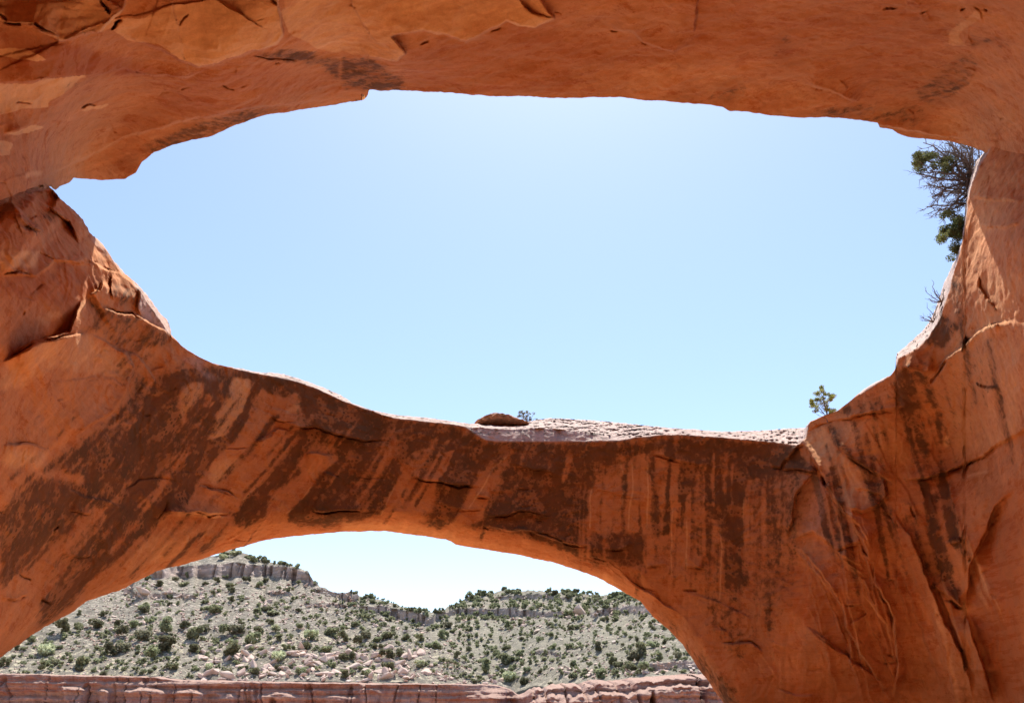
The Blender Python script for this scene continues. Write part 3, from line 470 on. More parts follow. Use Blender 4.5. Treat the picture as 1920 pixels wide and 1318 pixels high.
# small random flakes and cracks
for k in range(520):
    u0, v0 = rng.uniform(-150, 2070), rng.uniform(-120, 1420)
    right = u0 > 1450
    if v0 < 330 and k % 3: continue
    ang = rng.normal(0.15, 0.35) if v0 < 500 else rng.normal(0.1, 0.5)
    if v0 > 450 and u0 < 600: ang = rng.normal(-0.5, 0.5)
    L = rng.uniform(8, 46); n_ = 4; pts = [(u0, v0)]
    for i in range(n_):
        ang += rng.normal(0, 0.35); pts.append((pts[-1][0] + math.cos(ang) * L / n_, pts[-1][1] + math.sin(ang) * L / n_))
    if k % 2: crack(FH, pts, rng.uniform(.03, .14), rng.uniform(1.0, 1.6), .25, 1.0)
    else: ledge(FH, pts, rng.uniform(.03, .10), rng.uniform(8, 26), random.choice((-1, 1)), 1.5, .3, 1.0)

# ------------------------------------------------------------------ sheets of the arch
def stream(u, v):                                   # coordinate across the run of water on the rock
    s = u + 0.0
    for _ in range(6):
        k = np.interp(s, [-200, 100, 450, 700, 950, 1150, 1450, 1600, 1900], [0.9, 0.95, 0.8, 0.85, 0.55, 0.05, 0.0, -0.35, -0.3])
        s = u + k * (v - 800)
    return s
ORI = (0.0, 30.0, 0.0)
def rock_sheet(name, cols, v0, v1, nr, depth_fn, thick, parent, back_rows=44, roof=False, relief=1.0, pw=0.35):
    nc = len(cols); s = np.linspace(0, 1, nr)[:, None]
    U = np.broadcast_to(cols[None, :], (nr, nc)).copy(); Vv = v0[None, :] * (1 - s) + v1[None, :] * s
    D = depth_fn(U, Vv); eT = D[0] - depth_fn(cols, v0, True); eB = D[-1] - depth_fn(cols, v1, True)
    P = at(U, Vv, D)
    big = fbm(P[..., 0] / 7, P[..., 1] / 7, P[..., 2] / 7, 3) * 0.5 + fbm(P[..., 0] / 2.2 + 3, P[..., 1] / 2.2, P[..., 2] / 1.6, 3) * 0.22
    q = fbm(P[..., 0] / 3.5 + 9, P[..., 1] / 3.5, P[..., 2] / 3.5, 4) * 7.0
    tq = np.floor(q) + sstep(0.72, 1.0, q - np.floor(q))          # exfoliation terraces
    big = big * 0.8 + (tq - q) * (0.015 if roof else 0.05)
    D = D - (sample(FH, U, Vv) + big) * relief
    P = at(U, Vv, D)
    gu = np.gradient(P, axis=1); gv = np.gradient(P, axis=0); N = np.cross(gu, gv)
    N /= np.linalg.norm(N, axis=-1, keepdims=True) + 1e-9
    fl = np.sum(N * (P - np.array([0, 0, CAMZ])), -1) > 0; N[fl] *= -1
    small = fbm(P[..., 0] * 1.3, P[..., 1] * 1.3, P[..., 2] * 1.9, 5, 0.55) * 0.055
    edge = fbm(P[..., 0] * 3.1 + 4, P[..., 1] * 3.1, P[..., 2] * 3.1, 3) * 0.03
    P = P + N * (small + edge)[..., None]
    # attributes
    st = stream(U, Vv)
    if roof: st = U * 0.3 + Vv * 1.0
    rk = fbm(st / 26, Vv / 260 if not roof else U / 300, 3.3, 4, 0.6) + 0.6 * fbm(st / 8, Vv / 160 if not roof else U / 160, 8.1, 3, 0.6)
    tone = np.clip(0.5 + rk * (0.30 if not roof else 0.2), 0, 1)
    va = sample(VAR, U, Vv); va = np.clip(va + np.where(va > .05, rk * 0.5 + 0.08, 0), 0, 1.2)
    va = np.clip(va + sstep(.25, .6, fbm(P[..., 0] / 2.5 + 20, P[..., 1] / 2.5, P[..., 2] / 2.5, 4)) * 0.25, 0, 1.2)
    pa = sample(PAL, U, Vv); pa = np.clip(pa + fbm(P[..., 0] / 1.8 + 40, P[..., 1] / 1.8, P[..., 2] / 1.2, 4) * 0.22, 0, 1)
    gr = sample(GRY, U, Vv)
    if not roof: gr = np.maximum(gr, sample(GRYT, U, Vv))
    rd = np.clip(sample(RED, U, Vv) * (0.8 + rk * 0.4), 0, 1)
    Af = np.stack([va, pa, gr], -1).reshape(-1, 3); Bf = np.stack([tone, rd, tone * 0], -1).reshape(-1, 3)
    # the far side of the rock, closing the body
    sb = np.linspace(0, 1, back_rows + 1)[1:, None] ** (2.2 if roof else 1.0)
    if not roof:
        sb = 0.5 - 0.5 * np.cos(np.pi * np.linspace(0, 1, back_rows + 2)[1:-1, None])
        sb = sb ** 1.0
        Vb = v1[None, :] + (v0 - v1)[None, :] * sb
        prof = (4 * sb * (1 - sb)) ** pw
    else:
        Vb = v1[None, :] + (v0 - v1)[None, :] * sb; prof = np.minimum(sb * 3, 1) ** 0.4
    Ub = np.broadcast_to(cols[None, :], Vb.shape)
    mn = lambda e: -np.array([-e[max(i-14,0):i+15].max() for i in range(len(e))]); mx = lambda e: np.array([e[max(i-14,0):i+15].min() for i in range(len(e))])
    if not roof:
        lo, hi = mn(v0) + 10, mx(v1) - 10; md = (lo + hi) / 2; lo = np.minimum(lo, md); hi = np.maximum(hi, md)
        Vb = np.clip(Vb, lo[None, :], hi[None, :])
    else:
        Vb = np.minimum(Vb, mx(v1)[None, :] - 8)
    Db = depth_fn(Ub, Vb, True) + thick * prof + (eB * (1 - sb) + eT * sb if not roof else 0)
    Pb = at(Ub, Vb, Db)
    nb = len(Vb)
    Pb = Pb + (fbm(Pb[..., 0] / 3, Pb[..., 1] / 3, Pb[..., 2] / 3, 4) * 0.5)[..., None] * np.array([0, 0.4, 0.2]) * prof[..., None]
    verts = np.concatenate([P, Pb], 0).reshape(-1, 3)
    gb = np.clip(np.broadcast_to(prof * 3, Vb.shape), 0, 1).reshape(-1)
    Ab = np.stack([gb * 0, gb * 0.3, gb], -1); Bb = np.stack([gb * 0 + .5, gb * 0, gb * 0], -1)
    f = gridfaces(nr + nb, nc)
    if not roof:
        i = np.arange(nc); last = (nr + nb - 1) * nc
        f = np.concatenate([f, np.stack([last + i[:-1], last + i[1:], i[1:], i[:-1]], -1)])
    return mesh_obj(name, verts, f, M_ROCK, parent, ORI, True, {'rock_a': np.concatenate([Af, Ab]), 'rock_b': np.concatenate([Bf, Bb])})

def d_low(u, v, back=False):
    D = f_low_g(u, v)
    if back: return D
    e, b_ = fEDGE(u), fBOT(u)
    # weathered top of the span: a steep shoulder, then a gently rising crown
    w_ = np.maximum(fEDGE(u) - fSKY(u), 0.01)
    q = np.clip((e - v) / w_, 0, 1)
    shade = np.interp(u, [860, 900, 1000, 1060, 1120, 1200, 1260], [0.0, 0.75, 0.62, 0.5, 0.38, 0.1, 0.0])
    amp = np.clip(w_ * 0.13, 0, 4.5)
    qq = np.where(q < shade, q / np.maximum(shade, .01) * 0.10, 0.10 + 0.90 * (q - shade) / np.maximum(1 - shade, 0.01))
    D = D + np.where(v < e, amp * qq, 0)
    D = D + np.where(v < e, np.clip(w_ / 25, 0, 1) * (fbm(u / 16, v / 4.5, 1.7, 4, .6) * 0.9 + fbm(u / 5, v / 2.0, 4.7, 3, .6) * 0.25), 0) * (q > shade)
    # underside rolling away from the viewer
    uw = np.interp(u, [-200, 150, 400, 700, 1000, 1150, 1300, 1400, 1500, 1700], [90, 70, 60, 42, 52, 56, 60, 50, 40, 0])
    t = np.clip(1 - (b_ - v) / np.maximum(uw, 1), 0, 1)
    D = D + np.where(uw > 1, 3.0 * (1 - np.sqrt(np.clip(1 - 0.97 * t * t, 0, 1))), 0)
    return D
# evaluate the smooth depth on a coarse grid, then interpolate
cu = np.arange(-720, 2621, 10.0); cvv = np.arange(-920, 1941, 10.0); CU, CV = np.meshgrid(cu, cvv)
def coarse(f, blur_n):
    T = f(CU, CV)
    def g(u, v):
        x = np.clip((u - cu[0]) / 10, 0, len(cu) - 1.001); y = np.clip((v - cvv[0]) / 10, 0, len(cvv) - 1.001)
        xi = x.astype(int); yi = y.astype(int); fx = x - xi; fy = y - yi
        fx = fx; fy = fy
        return (T[yi, xi] * (1 - fx) + T[yi, xi+1] * fx) * (1 - fy) + (T[yi+1, xi] * (1 - fx) + T[yi+1, xi+1] * fx) * fy
    return g
f_low_g, f_roof_g = coarse(f_low, 0), coarse(f_roof, 0)
def d_roof(u, v, back=False): return f_roof_g(u, v)

arch = empty('natural_arch', ORI, 'huge red sandstone arch with dark varnish streaks framing the sky above the canyon', 'rock arch')
cols = np.concatenate([np.arange(-680, -60, 12.0), np.arange(-60, 1980, 1.7), np.arange(1980, 2560, 12.0)])
span = rock_sheet('span', cols, fSKY(cols), fBOT(cols), 430, d_low, 6.0, arch)
overhang = rock_sheet('overhang', cols, np.full(len(cols), -880.0), fLIP(cols), 640, d_roof, 5.0, arch, 40, True)
tag(overhang, 'overhanging rock roof with pale flaked plates')
tag(span, 'curved span and pillars streaked with dark varnish')

# back of the alcove, behind and beside the viewer
def alcove_back():
    th = np.radians(np.arange(-8, 189, 1.5)); ph = np.radians(np.arange(-3, 91.1, 1.5))
    T, Ph = np.meshgrid(th, ph)                     # T=0 is +X, goes round the back (-Y)
    x = 17 * np.cos(T) * np.cos(Ph) ** 0.7; y = 6 - 15 * np.sin(T) * np.cos(Ph) ** 0.7; z = 19.5 * np.sin(Ph) - .2
    P = np.stack([x, y, z], -1)
    nn = fbm(x / 5, y / 5, z / 5, 5) * 1.2
    P = P * (1 + nn[..., None] * 0.04)
    v = P.reshape(-1, 3); f = gridfaces(*T.shape)
    n_ = len(v); pa = np.clip(fbm(v[:, 0] / 3, v[:, 1] / 3, v[:, 2] / 2, 4) + .2, 0, 1)
    a = np.stack([pa * 0, pa, pa * 0], -1); b_ = np.stack([pa * 0 + .5, pa * 0, pa * 0], -1)
    o = mesh_obj('alcove_wall', v, f, M_ROCK, arch, ORI, True, {'rock_a': a, 'rock_b': b_})
    return o
alcove_back()

# ------------------------------------------------------------------ ground in and before the alcove
def simple_mat(name, c1, c2, scale, rough=.95, bmp=.3, dist=.05, c3=None, s2=None):
    m, n, b = new_mat(name); tc = nd(n, 'ShaderNodeTexCoord').outputs['Object']
    n1 = noise(n, tc, scale, 8, .65); c = mix(n, ramp(n, n1, .35, .65), c1, c2)
    if c3 is not None: c = mix(n, ramp(n, noise(n, tc, s2 or scale * .2, 6, .6), .45, .65), c, c3)
    n.links.new(c, b.inputs['Base Color']); b.inputs['Roughness'].default_value = rough
    bump(n, b, noise(n, tc, scale * 3, 6, .7), bmp, dist)
    return m
M_SAND = simple_mat('red_sand', (0.50, 0.25, 0.13), (0.46, 0.21, 0.10), 0.8, c3=(0.54, 0.32, 0.19))
gx = np.concatenate([np.arange(-400, -60, 20.0), np.arange(-60, 61, 2.0), np.arange(80, 421, 20.0)])
gy = np.concatenate([np.arange(-60, 0, 10.0), np.arange(0, 70, 1.5), np.arange(70, 116, 5.0)])
GXX, GYY = np.meshgrid(gx, gy)
gz = np.interp(GYY, [-60, 0, 34, 50, 80, 116], [0.3, 0, 0.2, -1.5, -7, -9]) + fbm(GXX / 9, GYY / 9, 0, 4) * 0.7
gz = np.where(np.hypot(GXX, GYY) < 6, np.minimum(gz, 0.2), gz)
ground = mesh_obj('ground', np.stack([GXX, GYY, gz], -1).reshape(-1, 3), gridfaces(*GXX.shape), M_SAND)
tag(ground, 'red sand floor of the alcove and canyon', 'ground', kind='structure')

# ------------------------------------------------------------------ canyon rim, talus slopes and mesas across the canyon
def hill_material(name, rock, dark, cliffc, grass):
    m, n, b = new_mat(name); tc = nd(n, 'ShaderNodeTexCoord').outputs['Object']
    A = nd(n, 'ShaderNodeAttribute', attribute_name='hill_a'); sa = nd(n, 'ShaderNodeSeparateColor'); n.links.new(A.outputs['Color'], sa.inputs[0])
    n1 = noise(n, tc, 0.12, 8, .65); n2 = noise(n, tc, 1.1, 8, .75); n3 = noise(n, tc, 3.5, 4, .8)
    c = mix(n, ramp(n, n1, .38, .62), rock, dark)
    c = mix(n, mth(n, 'MULTIPLY', ramp(n, n1, .5, .6), sa.outputs[1]), c, grass); c = mix(n, mth(n, 'MULTIPLY', sa.outputs[1], .6), c, grass)
    c = mix(n, ramp(n, n2, .51, .60), c, tuple(min(.85, x * 1.35) for x in rock))
    c = mix(n, ramp(n, n2, .46, .36), c, tuple(x * .6 for x in dark))
    c = mix(n, mth(n, 'MULTIPLY', ramp(n, n3, .56, .74), .5), c, (0.17, 0.18, 0.10))
    c = mix(n, mth(n, 'MULTIPLY', sa.outputs[2], mth(n, 'ADD', ramp(n, n1, .4, .6), .35)), c, (0.25, 0.232, 0.175))
    st = noise(n, tc, 1.0, 7, .7, (0.06, 0.06, 1.6)); blk = noise(n, tc, 0.35, 6, .7)
    cc = mix(n, ramp(n, st, .40, .60), cliffc, tuple(x * .55 for x in cliffc)); cc = mix(n, ramp(n, blk, .45, .65), cc, (0.42, 0.33, 0.28))
    c = mix(n, sa.outputs[0], c, cc)
    n.links.new(c, b.inputs['Base Color'])
    bump(n, b, mth(n, 'ADD', n2, mth(n, 'MULTIPLY', n3, .5)), .9, .5)
    return m
M_HILL = hill_material('talus', (0.47, 0.41, 0.325), (0.36, 0.315, 0.25), (0.60, 0.47, 0.40), (0.54, 0.475, 0.30))
SLP = np.zeros((RH, RW)); CLF = np.zeros((RH, RW))
bands = [([(270,1080),(330,1060),(400,1057),(450,1054),(500,1063),(560,1070),(588,1080),(597,1092),(560,1089),(500,1081),(440,1081),(380,1079),(330,1079),(285,1088)], 1.0),
 ([(585,1103),(620,1106),(655,1113),(680,1140),(662,1136),(630,1118),(590,1108)], .8), ([(575,1131),(650,1137),(650,1141),(575,1135)], .9), ([(250,1108),(330,1115),(365,1118),(365,1124),(250,1116)], .7), ([(500,1108),(545,1110),(545,1114),(500,1112)], .8),
 ([(672,1135),(700,1138),(740,1142),(790,1152),(812,1156),(812,1168),(790,1171),(740,1159),(700,1150),(680,1147)], 1.0),
 ([(812,1154),(850,1143),(900,1140),(960,1143),(1000,1146),(1060,1145),(1090,1149),(1090,1157),(1000,1155),(900,1150),(850,1152),(812,1163)], 1.0), ([(1105,1152),(1140,1139),(1210,1134),(1260,1138),(1260,1150),(1150,1149),(1110,1160)], 1.0),
 ([(930,1118),(1000,1116),(1070,1120),(1070,1124),(930,1122)], .8), ([(1195,1243),(1240,1240),(1400,1238),(1400,1256),(1215,1256)], 1.0), ([(985,1222),(1020,1220),(1055,1232),(1050,1235),(1010,1226)], .7)]
for p, v in bands: polymask(CLF, p, v, 1, 0.35)
TAN = np.zeros((RH, RW))
for p, v in [([(-260,1200),(60,1190),(200,1225),(300,1245),(360,1270),(360,1290),(-260,1290)], .9), ([(200,1190),(420,1200),(700,1180),(900,1230),(960,1290),(800,1290),(500,1240),(300,1240)], .6), ([(980,1200),(1160,1250),(1100,1290),(960,1290)], .3),
 ([(1100,1180),(1200,1160),(1300,1200),(1280,1240),(1100,1250)], .25)]: polymask(TAN, p, v, 14, 2)

RIM = curve([(-300,1257),(0,1262),(100,1264),(300,1268),(340,1274),(500,1277),(700,1280),(840,1281),(930,1283),(955,1290),(972,1303),(985,1298),(1000,1287),(1050,1280),(1100,1277),(1155,1275),(1180,1270),(1250,1266),(1330,1262),(1500,1260)])
SLF = curve([(-300,1080),(150,1050),(300,1040),(395,1044),(430,1034),(455,1037),(480,1045),(500,1051),(530,1060),(560,1065),(578,1070),(586,1082),(600,1096),(620,1107),(650,1113),(661,1126),(680,1143),(700,1155),(740,1172),(800,1193),(840,1212),(874,1240),(905,1262),(930,1275),(960,1290)])
SRF = curve([(500,1110),(560,1100),(640,1112),(665,1117),(700,1123),(740,1133),(770,1143),(800,1147),(815,1148),(830,1143),(850,1134),(880,1118),(910,1110),(940,1106),(980,1106),(1010,1109),(1060,1111),(1100,1115),(1150,1113),(1200,1117),(1500,1122)])
def hill(name, cols, ftop, fbot, Y0f, base_slope, nr, label, rel, rel2=0.0):
    nc = len(cols); s = np.linspace(0, 1, nr)[:, None]
    vb, vt = fbot(cols) , np.minimum(ftop(cols), fbot(cols) - 1.0)
    U = np.broadcast_to(cols[None], (nr, nc)).copy(); Vv = vb[None] * (1 - s) + vt[None] * s
    dx, dy, dz = ray(U, Vv); zr = dz / dy
    cl = sample(CLF, U, Vv)
    n1 = fbm(U / 60, Vv / 30, 2.2, 4)
    sl_ = base_slope + n1 * 0.14 + cl * 3.0
    Y = np.empty_like(U); Y[0] = Y0f(cols)
    for i in range(1, nr):
        dzr = zr[i] - zr[i-1]; Y[i] = Y[i-1] + Y[i-1] * dzr / np.maximum(sl_[i] - zr[i], 0.04)
    Y = np.minimum(Y, 330)
    P = at(U, Vv, Y)
    q = fbm(P[..., 0] / 11, P[..., 1] / 11, P[..., 2] / 6, 5, .55); q2 = fbm(P[..., 0] / 2.6, P[..., 1] / 2.6, P[..., 2] / 2, 4, .6)
    P[..., 2] += (q * 1.1 + q2 * 0.35) * rel
    blk = np.abs(fbm(P[..., 0] / 3.4, 3.3, P[..., 2] / 30, 3)); P[..., 1] += cl * (sstep(0.10, 0.0, blk) * 1.6 - q2 * 0.8)
    back = []
    for k, (a, b_) in enumerate([(4, -.3), (15, -2), (40, -10), (60, -45)]):
        r = P[-1].copy(); r[:, 1] += a; r[:, 0] *= (r[:, 1] / P[-1][:, 1]); r[:, 2] += b_; back.append(r)
    front = []
    for a, b_ in [(-1.5, -9)]:
        r = P[0].copy(); r[:, 1] += 1.0; r[:, 2] += b_; front.append(r)
    allv = np.concatenate([np.array(front), P, np.array(back)], 0)
    ext = lambda A, e0, e1: np.concatenate([np.repeat(A[:1], e0, 0), A, np.repeat(A[-1:], e1, 0)], 0)
    a = np.stack([ext(cl, 1, 4), ext(sample(TAN, U, Vv), 1, 4), ext(cl * 0 + rel2, 1, 4)], -1).reshape(-1, 3)
    o = mesh_obj(name, allv.reshape(-1, 3), gridfaces(*allv.shape[:2]), M_HILL, None, (0, 0, 0), True, {'hill_a': a})
    tag(o, label, 'hill', kind='structure')
    return cols, vb, vt, nr, P
HL = hill('hill', np.arange(-300, 966, 1.8), SLF, lambda u: RIM(u) + 1, lambda u: 118 + 0 * u, 0.43, 240, 'pale rubble slope rising to a cliff band on the left', 1.0)
HR = hill('hill', np.arange(500, 1520, 1.8), SRF, lambda u: np.interp(u, [500, 900, 960, 1000, 1500], [1250, 1290, 1300, RIM(1000) + 2, RIM(1500) + 2]), lambda u: np.interp(u, [500, 900, 1000, 1200, 1500], [165, 160, 150, 124, 118]), 0.36, 240, 'grey far slope dotted with bushes under a thin cliff band', 1.0, 0.55)
def hillpt(H, u, v):
    cols, vb, vt, nr, P = H
    j = int(round((u - cols[0]) / (cols[1] - cols[0]))); j = min(max(j, 0), len(cols) - 1)
    t = (vb[j] - v) / max(vb[j] - vt[j], 1e-3); i = int(round(min(max(t, 0), 1) * (nr - 1)))
    return P[i, j]

# the sheer wall below the rim
CLD = np.zeros((RH, RW))
for p, h, wd in [([(-60,1288),(4,1282),(18,1290)], 3.0, 4), ([(112,1294),(130,1288),(160,1291),(175,1294)], 2.6, 3.5), ([(184,1297),(200,1294),(222,1298)], 2.2, 3), ([(228,1298),(270,1291),(330,1298),(335,1301)], 3.4, 5), ([(335,1300),(370,1296),(395,1302),(402,1307)], 3.0, 4.5), ([(410,1302),(440,1303),(460,1308)], 2.2, 3.5),
 ([(470,1304),(540,1300),(580,1306)], 2.6, 4), ([(600,1311),(620,1307),(640,1306),(685,1305)], 2.0, 3), ([(675,1285),(720,1284)], 1.4, 2), ([(860,1305),(900,1300),(930,1308)], 1.5, 2.5)]:
    ledge(CLD, p, h * .6, 600, 1, wd, 0.3, 0.5)
def cliff_wall():
    cols = np.arange(-300, 1500, 1.8); nc = len(cols); nr = 110
    vt = RIM(cols); s = np.linspace(0, 1, nr)[:, None] ** 1.3; U = np.broadcast_to(cols[None], (nr, nc)).copy(); Vv = vt[None] + (1460 - vt[None]) * s
    Y = 117.5 + 0 * U
    dr = sstep(960, 1010, U)                                          # right part: nearer, rounded benches
    dd = Vv - RIM(U)
    bench = np.where(dr > 0, 10 * sstep(-1, 10 + 3 * fbm(U / 18, 0.3, 1, 3), dd), 0)
    bench2 = 3.0 * sstep(22, 30, dd + 16 * fbm(U / 30, 5.3, 1, 4)) * dr
    Y = Y - bench * dr - bench2 - sample(CLD, U, Vv)
    Y -= 3.0 * np.exp(-((U - 930) / 25) ** 2) * sstep(0, 30, dd)
    P = at(U, Vv, Y)
    z = P[..., 2]; x = P[..., 0]
    strata = fbm(x / 40, 0.7, z * 2.2, 4, .6); blocks = fbm(x / 3, 3.1, z / 4, 4, .6)
    P[..., 1] += strata * 0.9 + blocks * 0.9; P[..., 2] += fbm(x / 1.8, 4.4, z / 2, 4, .65) * (0.15 + 0.45 * dr); P[..., 1] += fbm(x / 1.2, 6.4, z / .8, 4, .65) * 0.5
    zz = z * 1.1 + fbm(x / 15, 2.2, 0, 3) * .8; P[..., 1] += 0.35 * (sstep(.6, 1, zz - np.floor(zz)) - (zz - np.floor(zz)))
    joint = np.abs(fbm(x / 4.2, 8.8, z / 20, 3)); P[..., 1] += sstep(.07, 0, joint) * 3.5 * dr + sstep(.035, 0, joint) * .9 * (1 - dr); P[..., 2] -= sstep(.06, 0, joint) * .8 * dr * sstep(20, 4, dd)
    P[..., 1] += (fbm(x / 13, 1.1, 0, 4) * 2.4 - 1.6) * sstep(0, 3, dd)
    top = P[0].copy(); top[:, 1] += 12; top[:, 2] += 0.3
    allv = np.concatenate([top[None], P], 0)
    lit = np.zeros(allv.shape[:2]); 
    o = mesh_obj('cliff', allv.reshape(-1, 3), gridfaces(*allv.shape[:2]), M_CLIFF, None, (0, 0, 0), True)
    tag(o, 'dark red canyon wall with pale sunlit ledges under the bushy slopes', 'cliff', kind='structure')
    return P
def cliff_material():
    m, n, b = new_mat('canyon_rock'); tc = nd(n, 'ShaderNodeTexCoord').outputs['Object']
    st = noise(n, tc, 1.0, 8, .65, (0.05, 0.05, 1.3)); vs = noise(n, tc, 1.0, 6, .7, (0.9, 0.2, 0.07)); n1 = noise(n, tc, .7, 8, .7)
    c = mix(n, ramp(n, st, .42, .58), (0.27, 0.125, 0.095), (0.31, 0.225, 0.21)); c = mix(n, mth(n, 'MULTIPLY', ramp(n, vs, .5, .64), .6), c, (0.15, 0.075, 0.06))
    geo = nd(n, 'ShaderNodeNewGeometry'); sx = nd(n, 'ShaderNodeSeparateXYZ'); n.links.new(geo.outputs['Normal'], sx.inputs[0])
    c = mix(n, mth(n, 'MULTIPLY', ramp(n, n1, .48, .66), .45), c, (0.50, 0.36, 0.31))
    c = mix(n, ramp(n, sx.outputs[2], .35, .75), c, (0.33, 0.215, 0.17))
    n.links.new(c, b.inputs['Base Color']); bump(n, b, mth(n, 'ADD', st, n1), .8, .4); return m
M_CLIFF = cliff_material()
CP = cliff_wall()

# ------------------------------------------------------------------ bushes and boulders on the slopes
def foliage_mat(name, c1, c2):
    m, n, b = new_mat(name); tc = nd(n, 'ShaderNodeTexCoord').outputs['Object']; oi = nd(n, 'ShaderNodeObjectInfo')
    c = mix(n, ramp(n, noise(n, tc, 2.2, 4, .7), .4, .6), c1, c2)
    hs = nd(n, 'ShaderNodeHueSaturation'); n.links.new(c, hs.inputs['Color']); hs.inputs['Saturation'].default_value = 1.0
    n.links.new(mth(n, 'ADD', mth(n, 'MULTIPLY', oi.outputs['Random'], .9), .55), hs.inputs['Value']); n.links.new(mth(n, 'ADD', mth(n, 'MULTIPLY', oi.outputs['Random'], .05), .475), hs.inputs['Hue'])
    n.links.new(hs.outputs[0], b.inputs['Base Color']); b.inputs['Roughness'].default_value = .8
    tr = nd(n, 'ShaderNodeBsdfTranslucent'); n.links.new(hs.outputs[0], tr.inputs[0]); ms = nd(n, 'ShaderNodeMixShader'); ms.inputs[0].default_value = .45
    n.links.new(b.outputs[0], ms.inputs[1]); n.links.new(tr.outputs[0], ms.inputs[2]); n.links.new(ms.outputs[0], [x for x in n.nodes if x.type == 'OUTPUT_MATERIAL'][0].inputs[0])
    return m
M_JUN = foliage_mat('juniper_green', (0.28, 0.285, 0.165), (0.17, 0.18, 0.105))
M_SAGE = foliage_mat('sage_green', (0.42, 0.42, 0.27), (0.28, 0.29, 0.18))
M_PIN = foliage_mat('pinyon_green', (0.42, 0.43, 0.11), (0.26, 0.29, 0.08))
M_JUN2 = foliage_mat('juniper_tuft', (0.24, 0.26, 0.10), (0.13, 0.155, 0.06))
M_BARK = simple_mat('bark', (0.24, 0.19, 0.16), (0.15, 0.12, 0.10), 8.0)
M_STONE = simple_mat('boulder_stone', (0.56, 0.42, 0.35), (0.44, 0.29, 0.23), 0.6, bmp=.6, dist=.1, c3=(0.62, 0.54, 0.46))
def leaf_quads(C, size, r):                         # one small randomly turned quad per centre
    n_ = len(C); a = r.normal(size=(n_, 3)); a /= np.linalg.norm(a, axis=1)[:, None]; b_ = r.normal(size=(n_, 3)); b_ -= a * np.sum(a * b_, 1)[:, None]; b_ /= np.linalg.norm(b_, axis=1)[:, None]
    sz = size * r.uniform(.6, 1.3, (n_, 1)); a = a * sz; b_ = b_ * sz * .6
    v = np.stack([C - a - b_, C + a - b_, C + a + b_, C - a + b_], 1).reshape(-1, 3)
    return v, np.arange(n_ * 4).reshape(-1, 4)
def bush_arrays(seed, n_=620, w_=1.0, h=0.85, size=.075, lobes=11):
    r = np.random.default_rng(seed); pts = []
    for k in range(lobes):
        an = r.uniform(0, 2 * math.pi); rr = 0.5 * math.sqrt(r.uniform(0, 1)) * .75 * w_; zc = r.uniform(.22, .75) * h; rad = r.uniform(.14, .25)
        m_ = n_ // lobes; d = r.normal(size=(m_, 3)); d /= np.linalg.norm(d, axis=1)[:, None]; d *= (r.uniform(0.35, 1, (m_, 1)) ** .5) * rad; d[:, 2] *= .8
        pts.append(d + np.array([rr * math.cos(an), rr * math.sin(an), zc]))
    C = np.concatenate(pts); C[:, 2] = np.maximum(C[:, 2], 0.02)
    return leaf_quads(C, size, r)
bush_vars = [bush_arrays(100 + i, [640, 520, 700, 420, 600, 480, 360, 560, 640, 450][i], [1, .8, 1.2, .7, 1.1, .9, 1.1, .75, 1.3, 1][i], [.8, .95, .6, 1.25, .85, 1.0, .7, 1.1, .55, .9][i], .07, [11, 7, 14, 6, 9, 8, 6, 7, 12, 5][i]) for i in range(10)]
def rock_arrays(seed, sub=2):
    import bmesh
    r = random.Random(seed); bm = bmesh.new()
    for _ in range(13): bm.verts.new((r.uniform(-.55, .55), r.uniform(-.36, .36), r.uniform(-.16, .18) * (1.4 if seed % 3 == 0 else 1)))
    bmesh.ops.convex_hull(bm, input=bm.verts[:]); 
    lo = [v for v in bm.verts if not v.link_faces]; bmesh.ops.delete(bm, geom=lo, context='VERTS')
    bmesh.ops.bevel(bm, geom=bm.edges[:], offset=.03, segments=1, affect='EDGES'); bmesh.ops.triangulate(bm, faces=bm.faces[:])
    bm.verts.index_update(); v = np.array([x.co[:] for x in bm.verts]); f = np.array([[q.index for q in x.verts] for x in bm.faces]); bm.free()
    return v, f
rock_vars = [rock_arrays(i) for i in range(9)]
def mesh_only(name, v, f, m, smooth=False):
    o = mesh_obj(name, v, f, m, None, (0, 0, 0), smooth); me = o.data; bpy.data.objects.remove(o); return me
bush_me = [mesh_only('juniper_bush', *bv, M_JUN) for bv in bush_vars] ; sage_me = [mesh_only('juniper_bush', *bush_arrays(300 + i, 500, 1.0, .75, .07), M_SAGE) for i in range(3)]
rock_me = [mesh_only('boulder', *rv, M_STONE) for rv in rock_vars]

